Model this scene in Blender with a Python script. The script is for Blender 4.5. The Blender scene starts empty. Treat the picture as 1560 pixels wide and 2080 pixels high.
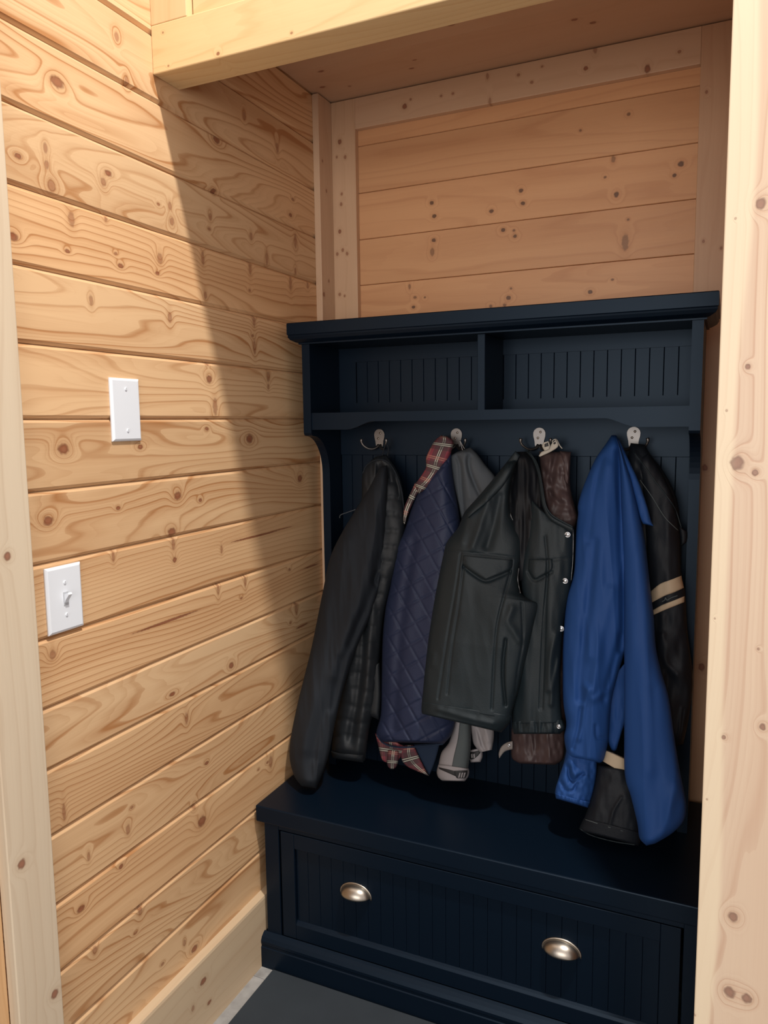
import bpy, bmesh, math, random
import numpy as np
from mathutils import Matrix, Vector

# ------------------------------------------------------------------ camera
sc = bpy.context.scene
COL = sc.collection
F_PX = 1539.187
RM = np.array([[0.9116039, -0.4094261, -0.0367231],
               [0.4108782, 0.9048092, 0.1118011],
               [-0.0125469, -0.1170071, 0.9930518]])   # columns: right, forward, up
CAM = np.array([1.1, 0.0, 1.433])
cd = bpy.data.cameras.new('camera')
cam = bpy.data.objects.new('camera', cd)
COL.objects.link(cam)
cd.sensor_fit = 'HORIZONTAL'
cd.sensor_width = 36.0
cd.lens = 36.0 * F_PX / 1560.0
cd.clip_start = 0.02
cam.matrix_world = Matrix(((RM[0][0], RM[0][2], -RM[0][1], CAM[0]),
                           (RM[1][0], RM[1][2], -RM[1][1], CAM[1]),
                           (RM[2][0], RM[2][2], -RM[2][1], CAM[2]),
                           (0, 0, 0, 1)))
sc.camera = cam

# ------------------------------------------------------------------ light
sc.view_settings.view_transform = 'Standard'
sc.view_settings.look = 'None'
sc.view_settings.gamma = 1.0
sc.view_settings.use_curve_mapping = False
sc.view_settings.exposure = -0.2
world = bpy.data.worlds.new('room_light')
sc.world = world
world.use_nodes = True
bg = world.node_tree.nodes['Background']
bg.inputs['Color'].default_value = (1.0, 0.91, 0.86, 1)
bg.inputs['Strength'].default_value = 1.0
ld = bpy.data.lights.new('hall_ceiling_lamp', 'POINT')
ld.energy = 520
ld.color = (1.0, 0.95, 0.88)
ld.shadow_soft_size = 0.07
lo = bpy.data.objects.new('hall_ceiling_lamp', ld)
COL.objects.link(lo)
lo.location = (1.5, 0.69, 4.2)
wd = bpy.data.lights.new('niche_fill_light', 'AREA')     # added fill behind the camera to brighten the niche, no real window
wd.shape = 'RECTANGLE'
wd.size, wd.size_y = 2.6, 1.7
wd.energy = 66
wd.color = (1.0, 0.95, 0.90)
wo = bpy.data.objects.new('niche_fill_light', wd)
COL.objects.link(wo)
wo.location = (0.95, -2.6, 1.55)
wo.rotation_euler = (math.radians(90), 0, 0)


# ------------------------------------------------------------------ pixel helpers
def P(x, y, Y):
    d = RM @ np.array([(x - 780.0) / F_PX, 1.0, -(y - 1040.0) / F_PX])
    return CAM + (Y - CAM[1]) / d[1] * d


def PX(x, y, X=0.0):
    d = RM @ np.array([(x - 780.0) / F_PX, 1.0, -(y - 1040.0) / F_PX])
    return CAM + (X - CAM[0]) / d[0] * d


def PZ(x, y, Z):
    d = RM @ np.array([(x - 780.0) / F_PX, 1.0, -(y - 1040.0) / F_PX])
    return CAM + (Z - CAM[2]) / d[2] * d


def PV(px, py, Y):
    """vectorised P"""
    a = (px - 780.0) / F_PX
    b = -(py - 1040.0) / F_PX
    dx = RM[0, 0] * a + RM[0, 1] + RM[0, 2] * b
    dy = RM[1, 0] * a + RM[1, 1] + RM[1, 2] * b
    dz = RM[2, 0] * a + RM[2, 1] + RM[2, 2] * b
    t = (Y - CAM[1]) / dy
    return np.stack([CAM[0] + t * dx, CAM[1] + t * dy, CAM[2] + t * dz], -1)


# ------------------------------------------------------------------ object helpers
WORLD = {}


def link(name, me, mat=None, parent=None):
    """mesh vertices are in world coordinates; a child keeps them in place"""
    o = bpy.data.objects.new(name, me)
    COL.objects.link(o)
    if mat is not None and me is not None and not me.materials:
        me.materials.append(mat)
    if parent is not None:
        o.parent = parent
        o.matrix_parent_inverse = Matrix.Translation(-WORLD.get(parent.name, Vector((0, 0, 0))))
    WORLD[o.name] = Vector((0, 0, 0))
    return o


def thing(name, label, cat, loc, group=None):
    o = bpy.data.objects.new(name, None)
    COL.objects.link(o)
    o.location = loc
    o.empty_display_size = 0.05
    WORLD[o.name] = Vector(loc)
    tag(o, label, cat, group)
    return o


def tag(o, label, cat=None, group=None):
    o['label'] = label
    if cat:
        o['category'] = cat
    if group:
        o['group'] = group
    return o


def struct(o, label=None):
    o['kind'] = 'structure'
    if label:
        o['label'] = label
    return o


def bm_mesh(bm, name, smooth=False):
    me = bpy.data.meshes.new(name)
    bmesh.ops.recalc_face_normals(bm, faces=bm.faces[:])
    bm.to_mesh(me)
    bm.free()
    if smooth:
        for p in me.polygons:
            p.use_smooth = True
    return me


def add_box(bm, x0, x1, y0, y1, z0, z1, bev=0.0, seg=2):
    r = bmesh.ops.create_cube(bm, size=1.0)
    for v in r['verts']:
        v.co = ((x0 + x1) / 2 + v.co.x * (x1 - x0), (y0 + y1) / 2 + v.co.y * (y1 - y0), (z0 + z1) / 2 + v.co.z * (z1 - z0))
    if bev > 0:
        es = list({e for v in r['verts'] for e in v.link_edges})
        bmesh.ops.bevel(bm, geom=es, offset=bev, segments=seg, affect='EDGES', profile=0.5)


def box(name, x0, x1, y0, y1, z0, z1, mat, parent=None, bev=0.0, seg=2):
    bm = bmesh.new()
    add_box(bm, x0, x1, y0, y1, z0, z1, bev, seg)
    return link(name, bm_mesh(bm, name), mat, parent)


def prism(name, prof, axis, a0, a1, mat, parent=None, smooth=False):
    """extrude a closed 2D profile; axis 0: profile is (y,z); axis 1: (x,z); axis 2: (x,y)"""
    bm = bmesh.new()

    def co(p, a):
        return {0: (a, p[0], p[1]), 1: (p[0], a, p[1]), 2: (p[0], p[1], a)}[axis]
    A = [bm.verts.new(co(p, a0)) for p in prof]
    B = [bm.verts.new(co(p, a1)) for p in prof]
    n = len(prof)
    for i in range(n):
        bm.faces.new((A[i], A[(i + 1) % n], B[(i + 1) % n], B[i]))
    bm.faces.new(A)
    bm.faces.new(B[::-1])
    return link(name, bm_mesh(bm, name, smooth), mat, parent)


def tube_mesh(name, pts, rad, nseg=10, cap=True):
    """swept round tube, rad is a number or a list"""
    pts = [Vector(p) for p in pts]
    n = len(pts)
    if not isinstance(rad, (list, tuple)):
        rad = [rad] * n
    verts, faces = [], []
    up = Vector((0.123, 0.31, 0.94))
    for i, p in enumerate(pts):
        d = (pts[min(i + 1, n - 1)] - pts[max(i - 1, 0)]).normalized()
        a = d.cross(up)
        if a.length < 1e-4:
            a = d.cross(Vector((1, 0, 0)))
        a.normalize()
        b = d.cross(a).normalized()
        up = a.cross(d)
        for k in range(nseg):
            t = 2 * math.pi * k / nseg
            verts.append(p + (a * math.cos(t) + b * math.sin(t)) * rad[i])
    for i in range(n - 1):
        for k in range(nseg):
            k2 = (k + 1) % nseg
            faces.append((i * nseg + k, i * nseg + k2, (i + 1) * nseg + k2, (i + 1) * nseg + k))
    if cap:
        faces.append(tuple(range(nseg))[::-1])
        faces.append(tuple((n - 1) * nseg + k for k in range(nseg)))
    me = bpy.data.meshes.new(name)
    me.from_pydata([tuple(v) for v in verts], [], faces)
    for p in me.polygons:
        p.use_smooth = True
    return me


def crom(pts, n):
    """dense Catmull-Rom through the points, resampled to n points by arc length"""
    p = np.array(pts, float)
    if len(p) == 2:
        t = np.linspace(0, 1, n)[:, None]
        return p[0] * (1 - t) + p[1] * t
    q = np.vstack([2 * p[0] - p[1], p, 2 * p[-1] - p[-2]])
    out = []
    for i in range(1, len(q) - 2):
        t = np.linspace(0, 1, 16, endpoint=False)[:, None]
        a, b, c, d = q[i - 1], q[i], q[i + 1], q[i + 2]
        out.append(0.5 * (2 * b + (c - a) * t + (2 * a - 5 * b + 4 * c - d) * t ** 2 + (3 * b - a - 3 * c + d) * t ** 3))
    out = np.vstack(out + [p[-1:]])
    s = np.concatenate([[0], np.cumsum(np.linalg.norm(np.diff(out, axis=0), axis=1))])
    u = np.linspace(0, s[-1], n)
    return np.stack([np.interp(u, s, out[:, k]) for k in range(p.shape[1])], -1)


# ------------------------------------------------------------------ materials
def nodes(mat):
    mat.use_nodes = True
    nt = mat.node_tree
    return nt, nt.nodes['Principled BSDF']


def mk_math(nt):
    def M(op, a, b=None, c=None, clamp=False):
        n = nt.nodes.new('ShaderNodeMath')
        n.operation = op
        n.use_clamp = clamp
        for i, v in enumerate((a, b, c)):
            if v is None:
                continue
            if isinstance(v, (int, float)):
                n.inputs[i].default_value = v
            else:
                nt.links.new(v, n.inputs[i])
        return n.outputs[0]
    return M


def mix_col(nt, fac, a, b):
    n = nt.nodes.new('ShaderNodeMix')
    n.data_type = 'RGBA'
    for sock, v in ((n.inputs[0], fac), (n.inputs[6], a), (n.inputs[7], b)):
        if isinstance(v, (int, float)):
            sock.default_value = v
        elif isinstance(v, tuple):
            sock.default_value = (v[0], v[1], v[2], 1)
        else:
            nt.links.new(v, sock)
    return n.outputs[2]


def knot_group():
    g = bpy.data.node_groups.new('knot_distance', 'ShaderNodeTree')
    for nm in ('U', 'V', 'KU', 'KV', 'RU', 'RV', 'S', 'W'):
        g.interface.new_socket(nm, in_out='INPUT', socket_type='NodeSocketFloat')
    g.interface.new_socket('D', in_out='OUTPUT', socket_type='NodeSocketFloat')
    g.interface.new_socket('G', in_out='OUTPUT', socket_type='NodeSocketFloat')
    g.interface.new_socket('M', in_out='OUTPUT', socket_type='NodeSocketFloat')
    i = g.nodes.new('NodeGroupInput')
    o = g.nodes.new('NodeGroupOutput')
    M = mk_math(g)
    a = M('DIVIDE', M('SUBTRACT', i.outputs['U'], i.outputs['KU']), i.outputs['RU'])
    b = M('DIVIDE', M('SUBTRACT', i.outputs['V'], i.outputs['KV']), i.outputs['RV'])
    d2 = M('ADD', M('MULTIPLY', a, a), M('MULTIPLY', b, b))
    dd = M('ADD', M('SQRT', d2), i.outputs['W'])
    g.links.new(dd, o.inputs['D'])
    mr = g.nodes.new('ShaderNodeMapRange')
    mr.interpolation_type = 'SMOOTHSTEP'
    mr.inputs['From Min'].default_value = 1.25
    mr.inputs['From Max'].default_value = 0.7
    g.links.new(dd, mr.inputs['Value'])
    g.links.new(M('MULTIPLY', mr.outputs[0], i.outputs['S']), o.inputs['M'])
    g.links.new(M('EXPONENT', M('MULTIPLY', d2, -0.22)), o.inputs['G'])
    return g


KG = knot_group()


def wood(name, axes, knots=(), seed=0, light=(0.62, 0.40, 0.205), dark=(0.42, 0.215, 0.085), rings=14.0, vfreq=22.0,
         contrast=0.62, rough=0.42, stretch=1.0, spec=0.35, knotcol=(0.17, 0.05, 0.024), sap=None):
    """pine board; axes = which object axes run along the grain, across it, and into it.
    knots = (u, v, ru, rv) in metres."""
    rnd = random.Random(seed * 7 + 3)
    mat = bpy.data.materials.new(name)
    nt, bs = nodes(mat)
    M = mk_math(nt)
    tc = nt.nodes.new('ShaderNodeTexCoord')
    sp = nt.nodes.new('ShaderNodeSeparateXYZ')
    nt.links.new(tc.outputs['Object'], sp.inputs[0])
    u, v, w = (sp.outputs[a] for a in axes)

    def noise(su, sv, sw, off, detail=2.0, rough_=0.5, dist=0.0):
        c = nt.nodes.new('ShaderNodeCombineXYZ')
        nt.links.new(M('MULTIPLY_ADD', u, su, off), c.inputs[0])
        nt.links.new(M('MULTIPLY_ADD', v, sv, off * 1.7), c.inputs[1])
        nt.links.new(M('MULTIPLY_ADD', w, sw, off * 0.6), c.inputs[2])
        n = nt.nodes.new('ShaderNodeTexNoise')
        n.inputs['Scale'].default_value = 1.0
        n.inputs['Detail'].default_value = detail
        n.inputs['Roughness'].default_value = rough_
        n.inputs['Distortion'].default_value = dist
        nt.links.new(c.outputs[0], n.inputs['Vector'])
        return n.outputs['Fac']
    off = rnd.uniform(0, 90)
    n1 = noise(0.85 * stretch, 6.0, 6.0, off, 1.2)
    n2 = noise(4.0 * stretch, 30.0, 20.0, off + 11, 1.5)
    Fd = M('ADD', M('MULTIPLY', v, vfreq), M('ADD', M('MULTIPLY', n1, rings), M('MULTIPLY', n2, 0.75)))
    Fd = M('ADD', Fd, M('MULTIPLY', w, 30.0))
    dmin = None
    mmax = None
    if knots:
        wob = M('MULTIPLY', M('SUBTRACT', noise(170, 170, 170, off, 0.0), 0.5), 0.45)
    for kt in knots:
        ku, kv, ru, rv = kt[:4]
        k = nt.nodes.new('ShaderNodeGroup')
        k.node_tree = KG
        nt.links.new(u, k.inputs['U'])
        nt.links.new(v, k.inputs['V'])
        nt.links.new(wob, k.inputs['W'])
        k.inputs['KU'].default_value = ku
        k.inputs['KV'].default_value = kv
        k.inputs['RU'].default_value = ru
        k.inputs['RV'].default_value = rv
        k.inputs['S'].default_value = kt[4] if len(kt) > 4 else 0.8
        if ru < 5 * rv:
            Fd = M('ADD', Fd, M('MULTIPLY', k.outputs['G'], (2.6 if ru > 0.7 * rv else 1.1) * min(1.0, rv / 0.007)))
        dmin = k.outputs['D'] if dmin is None else M('MINIMUM', dmin, k.outputs['D'])
        mmax = k.outputs['M'] if mmax is None else M('MAXIMUM', mmax, k.outputs['M'])
    fr = M('FRACT', Fd)
    rp = nt.nodes.new('ShaderNodeValToRGB')
    e = rp.color_ramp.elements
    e[0].position = 0.0
    e[0].color = (0.10, 0.10, 0.10, 1)
    e[1].position = 1.0
    e[1].color = (0.3, 0.3, 0.3, 1)
    for pos, c in ((0.30, 0.0), (0.62, 0.16), (0.80, 0.45), (0.89, 1.0), (0.95, 0.7)):
        x = e.new(pos)
        x.color = (c, c, c, 1)
    nt.links.new(fr, rp.inputs[0])
    rp2 = nt.nodes.new('ShaderNodeValToRGB')
    rp2.color_ramp.elements[0].position = 0.45
    rp2.color_ramp.elements[0].color = (0, 0, 0, 1)
    rp2.color_ramp.elements[1].position = 0.95
    rp2.color_ramp.elements[1].color = (1, 1, 1, 1)
    nt.links.new(M('FRACT', M('MULTIPLY', Fd, 3.0)), rp2.inputs[0])
    fine = noise(5.0 * stretch, 420.0, 200.0, off + 5, 1.0)
    blot = noise(1.1 * stretch, 11.0, 5.0, off + 31, 2.0)
    fade = noise(1.3 * stretch, 9.0, 5.0, off + 55, 1.0)
    ringv = M('MULTIPLY', rp.outputs[0], M('MULTIPLY_ADD', fade, 1.6, -0.05, clamp=True))
    ringv = M('MULTIPLY', ringv, contrast)
    fade2 = noise(1.0 * stretch, 12.0, 5.0, off + 83, 1.0)
    ringv = M('ADD', ringv, M('MULTIPLY', rp2.outputs[0], M('MULTIPLY_ADD', fade2, contrast * 0.9, contrast * -0.28, clamp=True)))
    ringv = M('ADD', ringv, M('MULTIPLY', M('SUBTRACT', fine, 0.5), 0.22))
    ringv = M('ADD', ringv, M('MULTIPLY', M('SUBTRACT', blot, 0.42), 1.1), clamp=True)
    col = mix_col(nt, ringv, light, dark)
    if dmin is not None:
        halo = nt.nodes.new('ShaderNodeMapRange')
        halo.interpolation_type = 'SMOOTHSTEP'
        halo.inputs['From Min'].default_value = 2.8
        halo.inputs['From Max'].default_value = 0.8
        halo.inputs['To Max'].default_value = 0.26
        nt.links.new(dmin, halo.inputs['Value'])
        col = mix_col(nt, halo.outputs[0], col, (dark[0] * 0.85, dark[1] * 0.75, dark[2] * 0.65))
        inner = nt.nodes.new('ShaderNodeMapRange')
        inner.inputs['From Min'].default_value = 0.35
        inner.inputs['From Max'].default_value = 1.0
        nt.links.new(dmin, inner.inputs['Value'])
        kc = mix_col(nt, inner.outputs[0], tuple(min(1, x * 1.5) for x in knotcol), tuple(x * 0.85 for x in knotcol))
        col = mix_col(nt, mmax, col, kc)
    if sap:
        sm = nt.nodes.new('ShaderNodeMapRange')
        sm.interpolation_type = 'SMOOTHSTEP'
        sm.inputs['From Min'].default_value = sap[0] + sap[1]
        sm.inputs['From Max'].default_value = sap[0] - sap[1]
        sm.inputs['To Max'].default_value = 0.75
        nt.links.new(M('ADD', v, M('MULTIPLY', M('SUBTRACT', noise(1.6, 2.0, 1.0, off + 44, 0.0), 0.5), 0.045)), sm.inputs['Value'])
        if mmax is not None:
            sf = M('MULTIPLY', sm.outputs[0], M('SUBTRACT', 1.0, mmax))
        else:
            sf = sm.outputs[0]
        col = mix_col(nt, sf, col, sap[2])
    nt.links.new(col, bs.inputs['Base Color'])
    bs.inputs['Roughness'].default_value = rough
    bs.inputs['Specular IOR Level'].default_value = spec
    bp = nt.nodes.new('ShaderNodeBump')
    bp.inputs['Strength'].default_value = 0.25
    bp.inputs['Distance'].default_value = 0.0012
    hh = M('ADD', M('MULTIPLY', ringv, -0.7), M('MULTIPLY', noise(9.0, 45.0, 20.0, off + 70, 2.0), 1.2))
    nt.links.new(hh, bp.inputs['Height'])
    nt.links.new(bp.outputs[0], bs.inputs['Normal'])
    return mat


def plain(name, col, rough=0.5, metal=0.0, spec=0.5, noise_scale=0.0, noise_amt=0.0, bump=0.0, bump_scale=200.0, coat=0.0, sheen=0.0):
    mat = bpy.data.materials.new(name)
    nt, bs = nodes(mat)
    bs.inputs['Base Color'].default_value = (*col, 1)
    bs.inputs['Roughness'].default_value = rough
    bs.inputs['Metallic'].default_value = metal
    bs.inputs['Specular IOR Level'].default_value = spec
    bs.inputs['Coat Weight'].default_value = coat
    if sheen:
        bs.inputs['Sheen Weight'].default_value = sheen
        bs.inputs['Sheen Roughness'].default_value = 0.5
    tc = nt.nodes.new('ShaderNodeTexCoord')
    if noise_scale:
        n = nt.nodes.new('ShaderNodeTexNoise')
        n.inputs['Scale'].default_value = noise_scale
        n.inputs['Detail'].default_value = 3
        nt.links.new(tc.outputs['Object'], n.inputs['Vector'])
        M = mk_math(nt)
        f = M('MULTIPLY_ADD', M('SUBTRACT', n.outputs['Fac'], 0.5), 2.0 * noise_amt, 0.5, clamp=True)
        c = mix_col(nt, f, tuple(x * (1 - noise_amt) for x in col), tuple(min(1, x * (1 + noise_amt)) for x in col))
        nt.links.new(c, bs.inputs['Base Color'])
    if bump:
        n = nt.nodes.new('ShaderNodeTexNoise')
        n.inputs['Scale'].default_value = bump_scale
        n.inputs['Detail'].default_value = 2
        nt.links.new(tc.outputs['Object'], n.inputs['Vector'])
        b = nt.nodes.new('ShaderNodeBump')
        b.inputs['Strength'].default_value = bump
        b.inputs['Distance'].default_value = 0.001
        nt.links.new(n.outputs['Fac'], b.inputs['Height'])
        nt.links.new(b.outputs[0], bs.inputs['Normal'])
    return mat


def tartan(name):
    """plaid from the cloth's own UV (metres across and along)"""
    mat = bpy.data.materials.new(name)
    nt, bs = nodes(mat)
    M = mk_math(nt)
    uv = nt.nodes.new('ShaderNodeUVMap')
    sp = nt.nodes.new('ShaderNodeSeparateXYZ')
    nt.links.new(uv.outputs[0], sp.inputs[0])
    red, dark, white, gold, green = (0.25, 0.055, 0.074), (0.06, 0.045, 0.05), (0.55, 0.53, 0.46), (0.42, 0.20, 0.16), (0.02, 0.028, 0.028)

    def band(x, per, c, wd):
        f = M('FRACT', M('DIVIDE', x, per))
        return M('LESS_THAN', M('ABSOLUTE', M('SUBTRACT', f, c)), wd)
    cols = []
    col = red
    for x, o in ((sp.outputs[0], 0), (sp.outputs[1], 0)):
        sh = 0.0
        xx = M('ADD', x, 0.037 if len(cols) == 0 else 0.0)
        cols.append(1)
        col = mix_col(nt, M('MULTIPLY', band(xx, 0.074, 0.5, 0.24), 0.6), col, dark)
        col = mix_col(nt, M('MULTIPLY', band(xx, 0.074, 0.06, 0.022), 0.75), col, gold)
        col = mix_col(nt, M('MULTIPLY', band(xx, 0.074, 0.14, 0.022), 0.6), col, gold)
        col = mix_col(nt, M('MULTIPLY', band(xx, 0.074, 0.5, 0.075), 0.8), col, green)
        col = mix_col(nt, M('MULTIPLY', band(xx, 0.074, 0.465, 0.018), 0.75), col, white)
        col = mix_col(nt, M('MULTIPLY', band(xx, 0.074, 0.535, 0.018), 0.75), col, white)
    nt.links.new(col, bs.inputs['Base Color'])
    bs.inputs['Roughness'].default_value = 0.85
    bs.inputs['Specular IOR Level'].default_value = 0.2
    return mat


M_BLACK = plain('black_paint', (0.0020, 0.0058, 0.0130), 0.38, spec=0.23, noise_scale=6, noise_amt=0.15, bump=0.05, bump_scale=60)
M_BLACK.node_tree.nodes['Principled BSDF'].inputs['Specular Tint'].default_value = (0.58, 0.77, 1.0, 1)   # navy cast put into the tint of the reflections
M_NICKEL = plain('brushed_nickel', (0.21, 0.20, 0.195), 0.42, 1.0, noise_scale=40, noise_amt=0.1)
M_PEWTER = plain('antique_pewter', (0.44, 0.40, 0.35), 0.34, 1.0, noise_scale=45, noise_amt=0.3)
M_SCREW = plain('screw_metal', (0.28, 0.24, 0.21), 0.4, 1.0)
M_WHITE = plain('white_plastic', (0.80, 0.84, 0.90), 0.35, spec=0.5)
M_SLOT = plain('grey_slot', (0.45, 0.47, 0.5), 0.5)
M_DARKDOOR = plain('dark_door', (0.012, 0.013, 0.02), 0.4)
M_MAT = plain('black_rubber', (0.028, 0.036, 0.045), 0.72, spec=0.3, noise_scale=9, noise_amt=0.3, bump=0.2, bump_scale=400)

# ------------------------------------------------------------------ wood layout data
GZ = [2.62, 2.486, 2.356, 2.2265, 2.0965, 1.966, 1.836, 1.706, 1.576, 1.447, 1.320, 1.191, 1.055, 0.928, 0.814, 0.688, 0.553, 0.419, 0.295, 0.162]
# knots seen in the photo: x, y, radius in px, [slant: height/width]
KN_LEFT = [(116,167,10),(37,317,5),(92,300,4,2.5),(95,335,4,2),(105,378,7,1.6),(220,352,6),(210,370,5,1.6),(322,415,3),(349,450,5,1.6),(345,418,4,2),
 (440,284,7),(435,388,5),(496,235,3,2.5),(563,300,4,2.5),(590,437,4),(595,405,3),(427,440,4,2),(425,465,3),(510,480,4,2),(542,525,4,3),(600,490,4,3.5),
 (600,550,3,2),(145,445,6,2.4),(25,480,8),(137,510,4),(235,515,3),(245,540,5),(325,525,6,1.8),(320,555,4),(412,525,4,3.5),(417,600,4,2),(508,545,4,3.5),
 (507,590,3),(590,575,4,3.5),(185,610,4,2.6),(345,645,5,2.2),(516,650,4,3.5),(513,682,3),(517,705,4,4),(625,580,3,2),(257,165,4,2.5),(237,75,4,2),
 (425,770,6,1.4),(422,740,3),(437,825,6,3),(545,765,5,2.2),(545,785,3,2),(420,871,4),(129,912,9,1.2),(507,891,8,1.2),(285,908,5),(361,1007,7,1.3),
 (407,1016,4),(240,1032,4),(98,1058,8,1.2),(349,1081,8,1.2),(609,972,6,1.3),(230,1130,3,4),(352,1105,4,3.5),(355,1137,4,1.5),(450,1115,3,3),(443,1195,3,5),
 (498,1180,3,5),(490,1215,3),(588,1157,3),(602,1235,4,4),(590,1265,3),(107,1330,6,1.6),(470,1352,5,1.3),(350,1410,6,0.7),(379,1459,4,3),(420,1550,4),
 (268,1640,3),(260,1685,4,2.6),(180,1740,3,3),(395,1638,4,1.6),(410,1668,8,1.3),(165,1846,6),(246,1760,4),(550,1548,5,2.6),(543,1549,3),(525,1563,2.4),
 (285,1850,4,2.4),(275,1895,3),(193,1930,4,2),(375,1915,3,2.4),(395,1927,6),(330,1958,3),(215,445,3,2),(130,1650,3,6)]
CR_LEFT = [(520,1089,55,2.2),(570,1075,28,1.2),(340,1262,75,2.6),(632,1150,16,2.2),(614,1271,14,2.6)]   # dark drying cracks: x, y, half length, half width
KN_BACK = [(877,412,4),(882,439,4),(998,429,4),(1058,387,4),(1062,413,4),(1022,467,4),(1044,468,2.5),(1046,480,3.5),(881,488,4),(878,512,5,1.7),(1246,323,4,1.6),
 (1252,395,4,1.4),(1229,360,2.5),(1383,333,5),(1370,356,3.5),(1276,446,2.5),(1270,492,7,2.3),(1244,568,2.5),(1199,593,4),(1033,605,4.5),(1038,586,2.5),(997,622,3),
 (843,604,3),(863,604,2.2),(832,582,3,2),(840,624,3.5),(1025,620,3),(1277,232,3),(1179,265,2.5)]
KN_TOP = [(822,216,5),(834,202,2.5),(990,155,3,2),(995,205,3,2.5),(1053,152,3),(1080,167,3),(1101,135,2.2),(1209,100,4,2),(1190,139,4),(1315,140,5,1.5),(1380,105,3),(920,190,2.5),(896,195,2.5)]
KN_CEIL = [(917,50,7,0.5),(842,122,4,0.5),(836,139,5,0.5),(1167,40,6,0.7),(1205,46,6,0.7),(652,145,6,0.6),(655,177,6,0.6),(710,175,3)]
KN_RTRIM = [(1435,187,2.5),(1429,490,2.5),(1465,504,2.5),(1432,950,5),(1425,1355,6)]
KN_LTB = [(690,288,4),(684,319,2),(701,319,3),(694,394,2.5),(693,415,3),(690,470,3.5),(696,508,3),(685,516,3),(705,515,3),(690,598,3),(700,601,2.2)]
KN_LTL = [(650,568,4),(668,571,3),(658,598,4),(663,388,3),(655,327,2.5)]
KN_POST = [(1545,414,9),(1494,444,2.5),(1519,745,5),(1497,940,13),(1534,960,6),(1476,834,2.5),(1489,1862,8),(1482,2015,9),(1517,2027,8),(1470,1497,4),(1549,1476,6),
 (1452,1256,2.2),(1436,1623,2.2),(1411,2061,2.2),(1540,1318,2.5)]
KN_CASE = [(13,1130,8),(42,1755,9),(110,2018,8)]
KN_BASE = [(413,1993,6),(425,2036,4),(392,2048,3,2)]
KN_BEAM = [(443,109,3.5),(342,134,2),(592,67,2.5),(331,66,2)]


def kn_plane(lst, proj, ui, vi, fac):
    out = []
    for k in lst:
        p = proj(k[0], k[1])
        d = float(np.linalg.norm(p - CAM))
        r = k[2] * d / F_PX
        h = k[3] if len(k) > 3 else 1.0
        out.append((float(p[ui]), float(p[vi]), r * fac * (0.8 if h > 1.5 else 0.95), r * h * 0.9, 0.5 if h >= 1.6 else (0.62 if k[2] < 3.2 else 0.8)))
    return out


# left wall: apparent horizontal foreshortening there is about 0.45-0.75
K_L = kn_plane(KN_LEFT, lambda x, y: PX(x, y, 0.0), 1, 2, 1.5)
for (x, y, hl, hw) in CR_LEFT:
    p = PX(x, y, 0.0)
    a = PX(x - hl * 0.9, y, 0.0)
    K_L.append((float(p[1]), float(p[2]), abs(float(p[1] - a[1])), hw * 0.0011, 0.85))
K_B = kn_plane(KN_BACK, lambda x, y: P(x, y, 2.07), 0, 2, 1.1)

rnd = random.Random(5)
LW_L, LW_D = (0.72, 0.47, 0.26), (0.44, 0.205, 0.08)
BW_L, BW_D = (0.68, 0.375, 0.19), (0.50, 0.235, 0.11)
PALE_L, PALE_D = (0.70, 0.545, 0.375), (0.56, 0.385, 0.25)


def tint(c, k, j=0.0):
    return tuple(x * k for x in c)


# ------------------------------------------------------------------ setting: floor
M_TILE = plain('stone_look_tile', (0.34, 0.335, 0.33), 0.45, noise_scale=22, noise_amt=0.55, bump=0.3, bump_scale=60)
M_GROUT = plain('grout', (0.16, 0.16, 0.16), 0.8)
floor = struct(link('floor', (lambda bm: (add_box(bm, -0.6, 3.2, -1.6, 2.2, -0.06, -0.004), bm_mesh(bm, 'floor'))[1])(bmesh.new()), M_GROUT),
               'grey stone-look tile floor')
bm = bmesh.new()
add_box(bm, -0.1495, 0.1495, -0.2995, 0.2995, -0.0045, 0.0, 0.0012, 1)
tile_me = bm_mesh(bm, 'floor_tile')
tile_me.materials.append(M_TILE)
for ix in range(5):
    for iy in range(4):
        o = bpy.data.objects.new('floor_tile', tile_me)
        COL.objects.link(o)
        o.parent = floor
        o.location = (0.16 + ix * 0.30, 1.82 - 0.6 * iy - (0.22 if ix % 2 else 0), 0)

# ------------------------------------------------------------------ setting: left plank wall
M_BACKING = plain('dark_wood_backing', (0.16, 0.085, 0.04), 0.8)
wl = struct(box('wall_left', -0.10, -0.0135, 0.828, 2.20, 0.0, 2.75, M_BACKING), 'knotty pine plank wall with dark grooves')
for i in range(len(GZ) - 1):
    z1, z0 = GZ[i], GZ[i + 1]
    kk = [k for k in K_L if z0 - 0.01 < k[1] < z1 + 0.01]
    br = rnd.uniform(0.93, 1.06)
    wm = rnd.uniform(-0.03, 0.03)
    mat = wood('pine_plank_left', (1, 2, 0), kk, seed=i + 1,
               light=(LW_L[0] * br, LW_L[1] * br * (1 - wm), LW_L[2] * br * (1 - 2 * wm)), dark=tint(LW_D, br),
               rings=rnd.uniform(14, 26), vfreq=rnd.uniform(15, 60), contrast=rnd.uniform(0.75, 1.0))
    prof = [(-0.013, z0 + 0.0003), (-0.0065, z0 + 0.0003), (0.0, z0 + 0.0068), (0.0, z1 - 0.0070), (-0.0007, z1 - 0.0058), (-0.0065, z1 - 0.0004), (-0.013, z1 - 0.0004)]
    prism('pine_plank', prof, 1, 0.828, 2.16, mat, wl)

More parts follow.
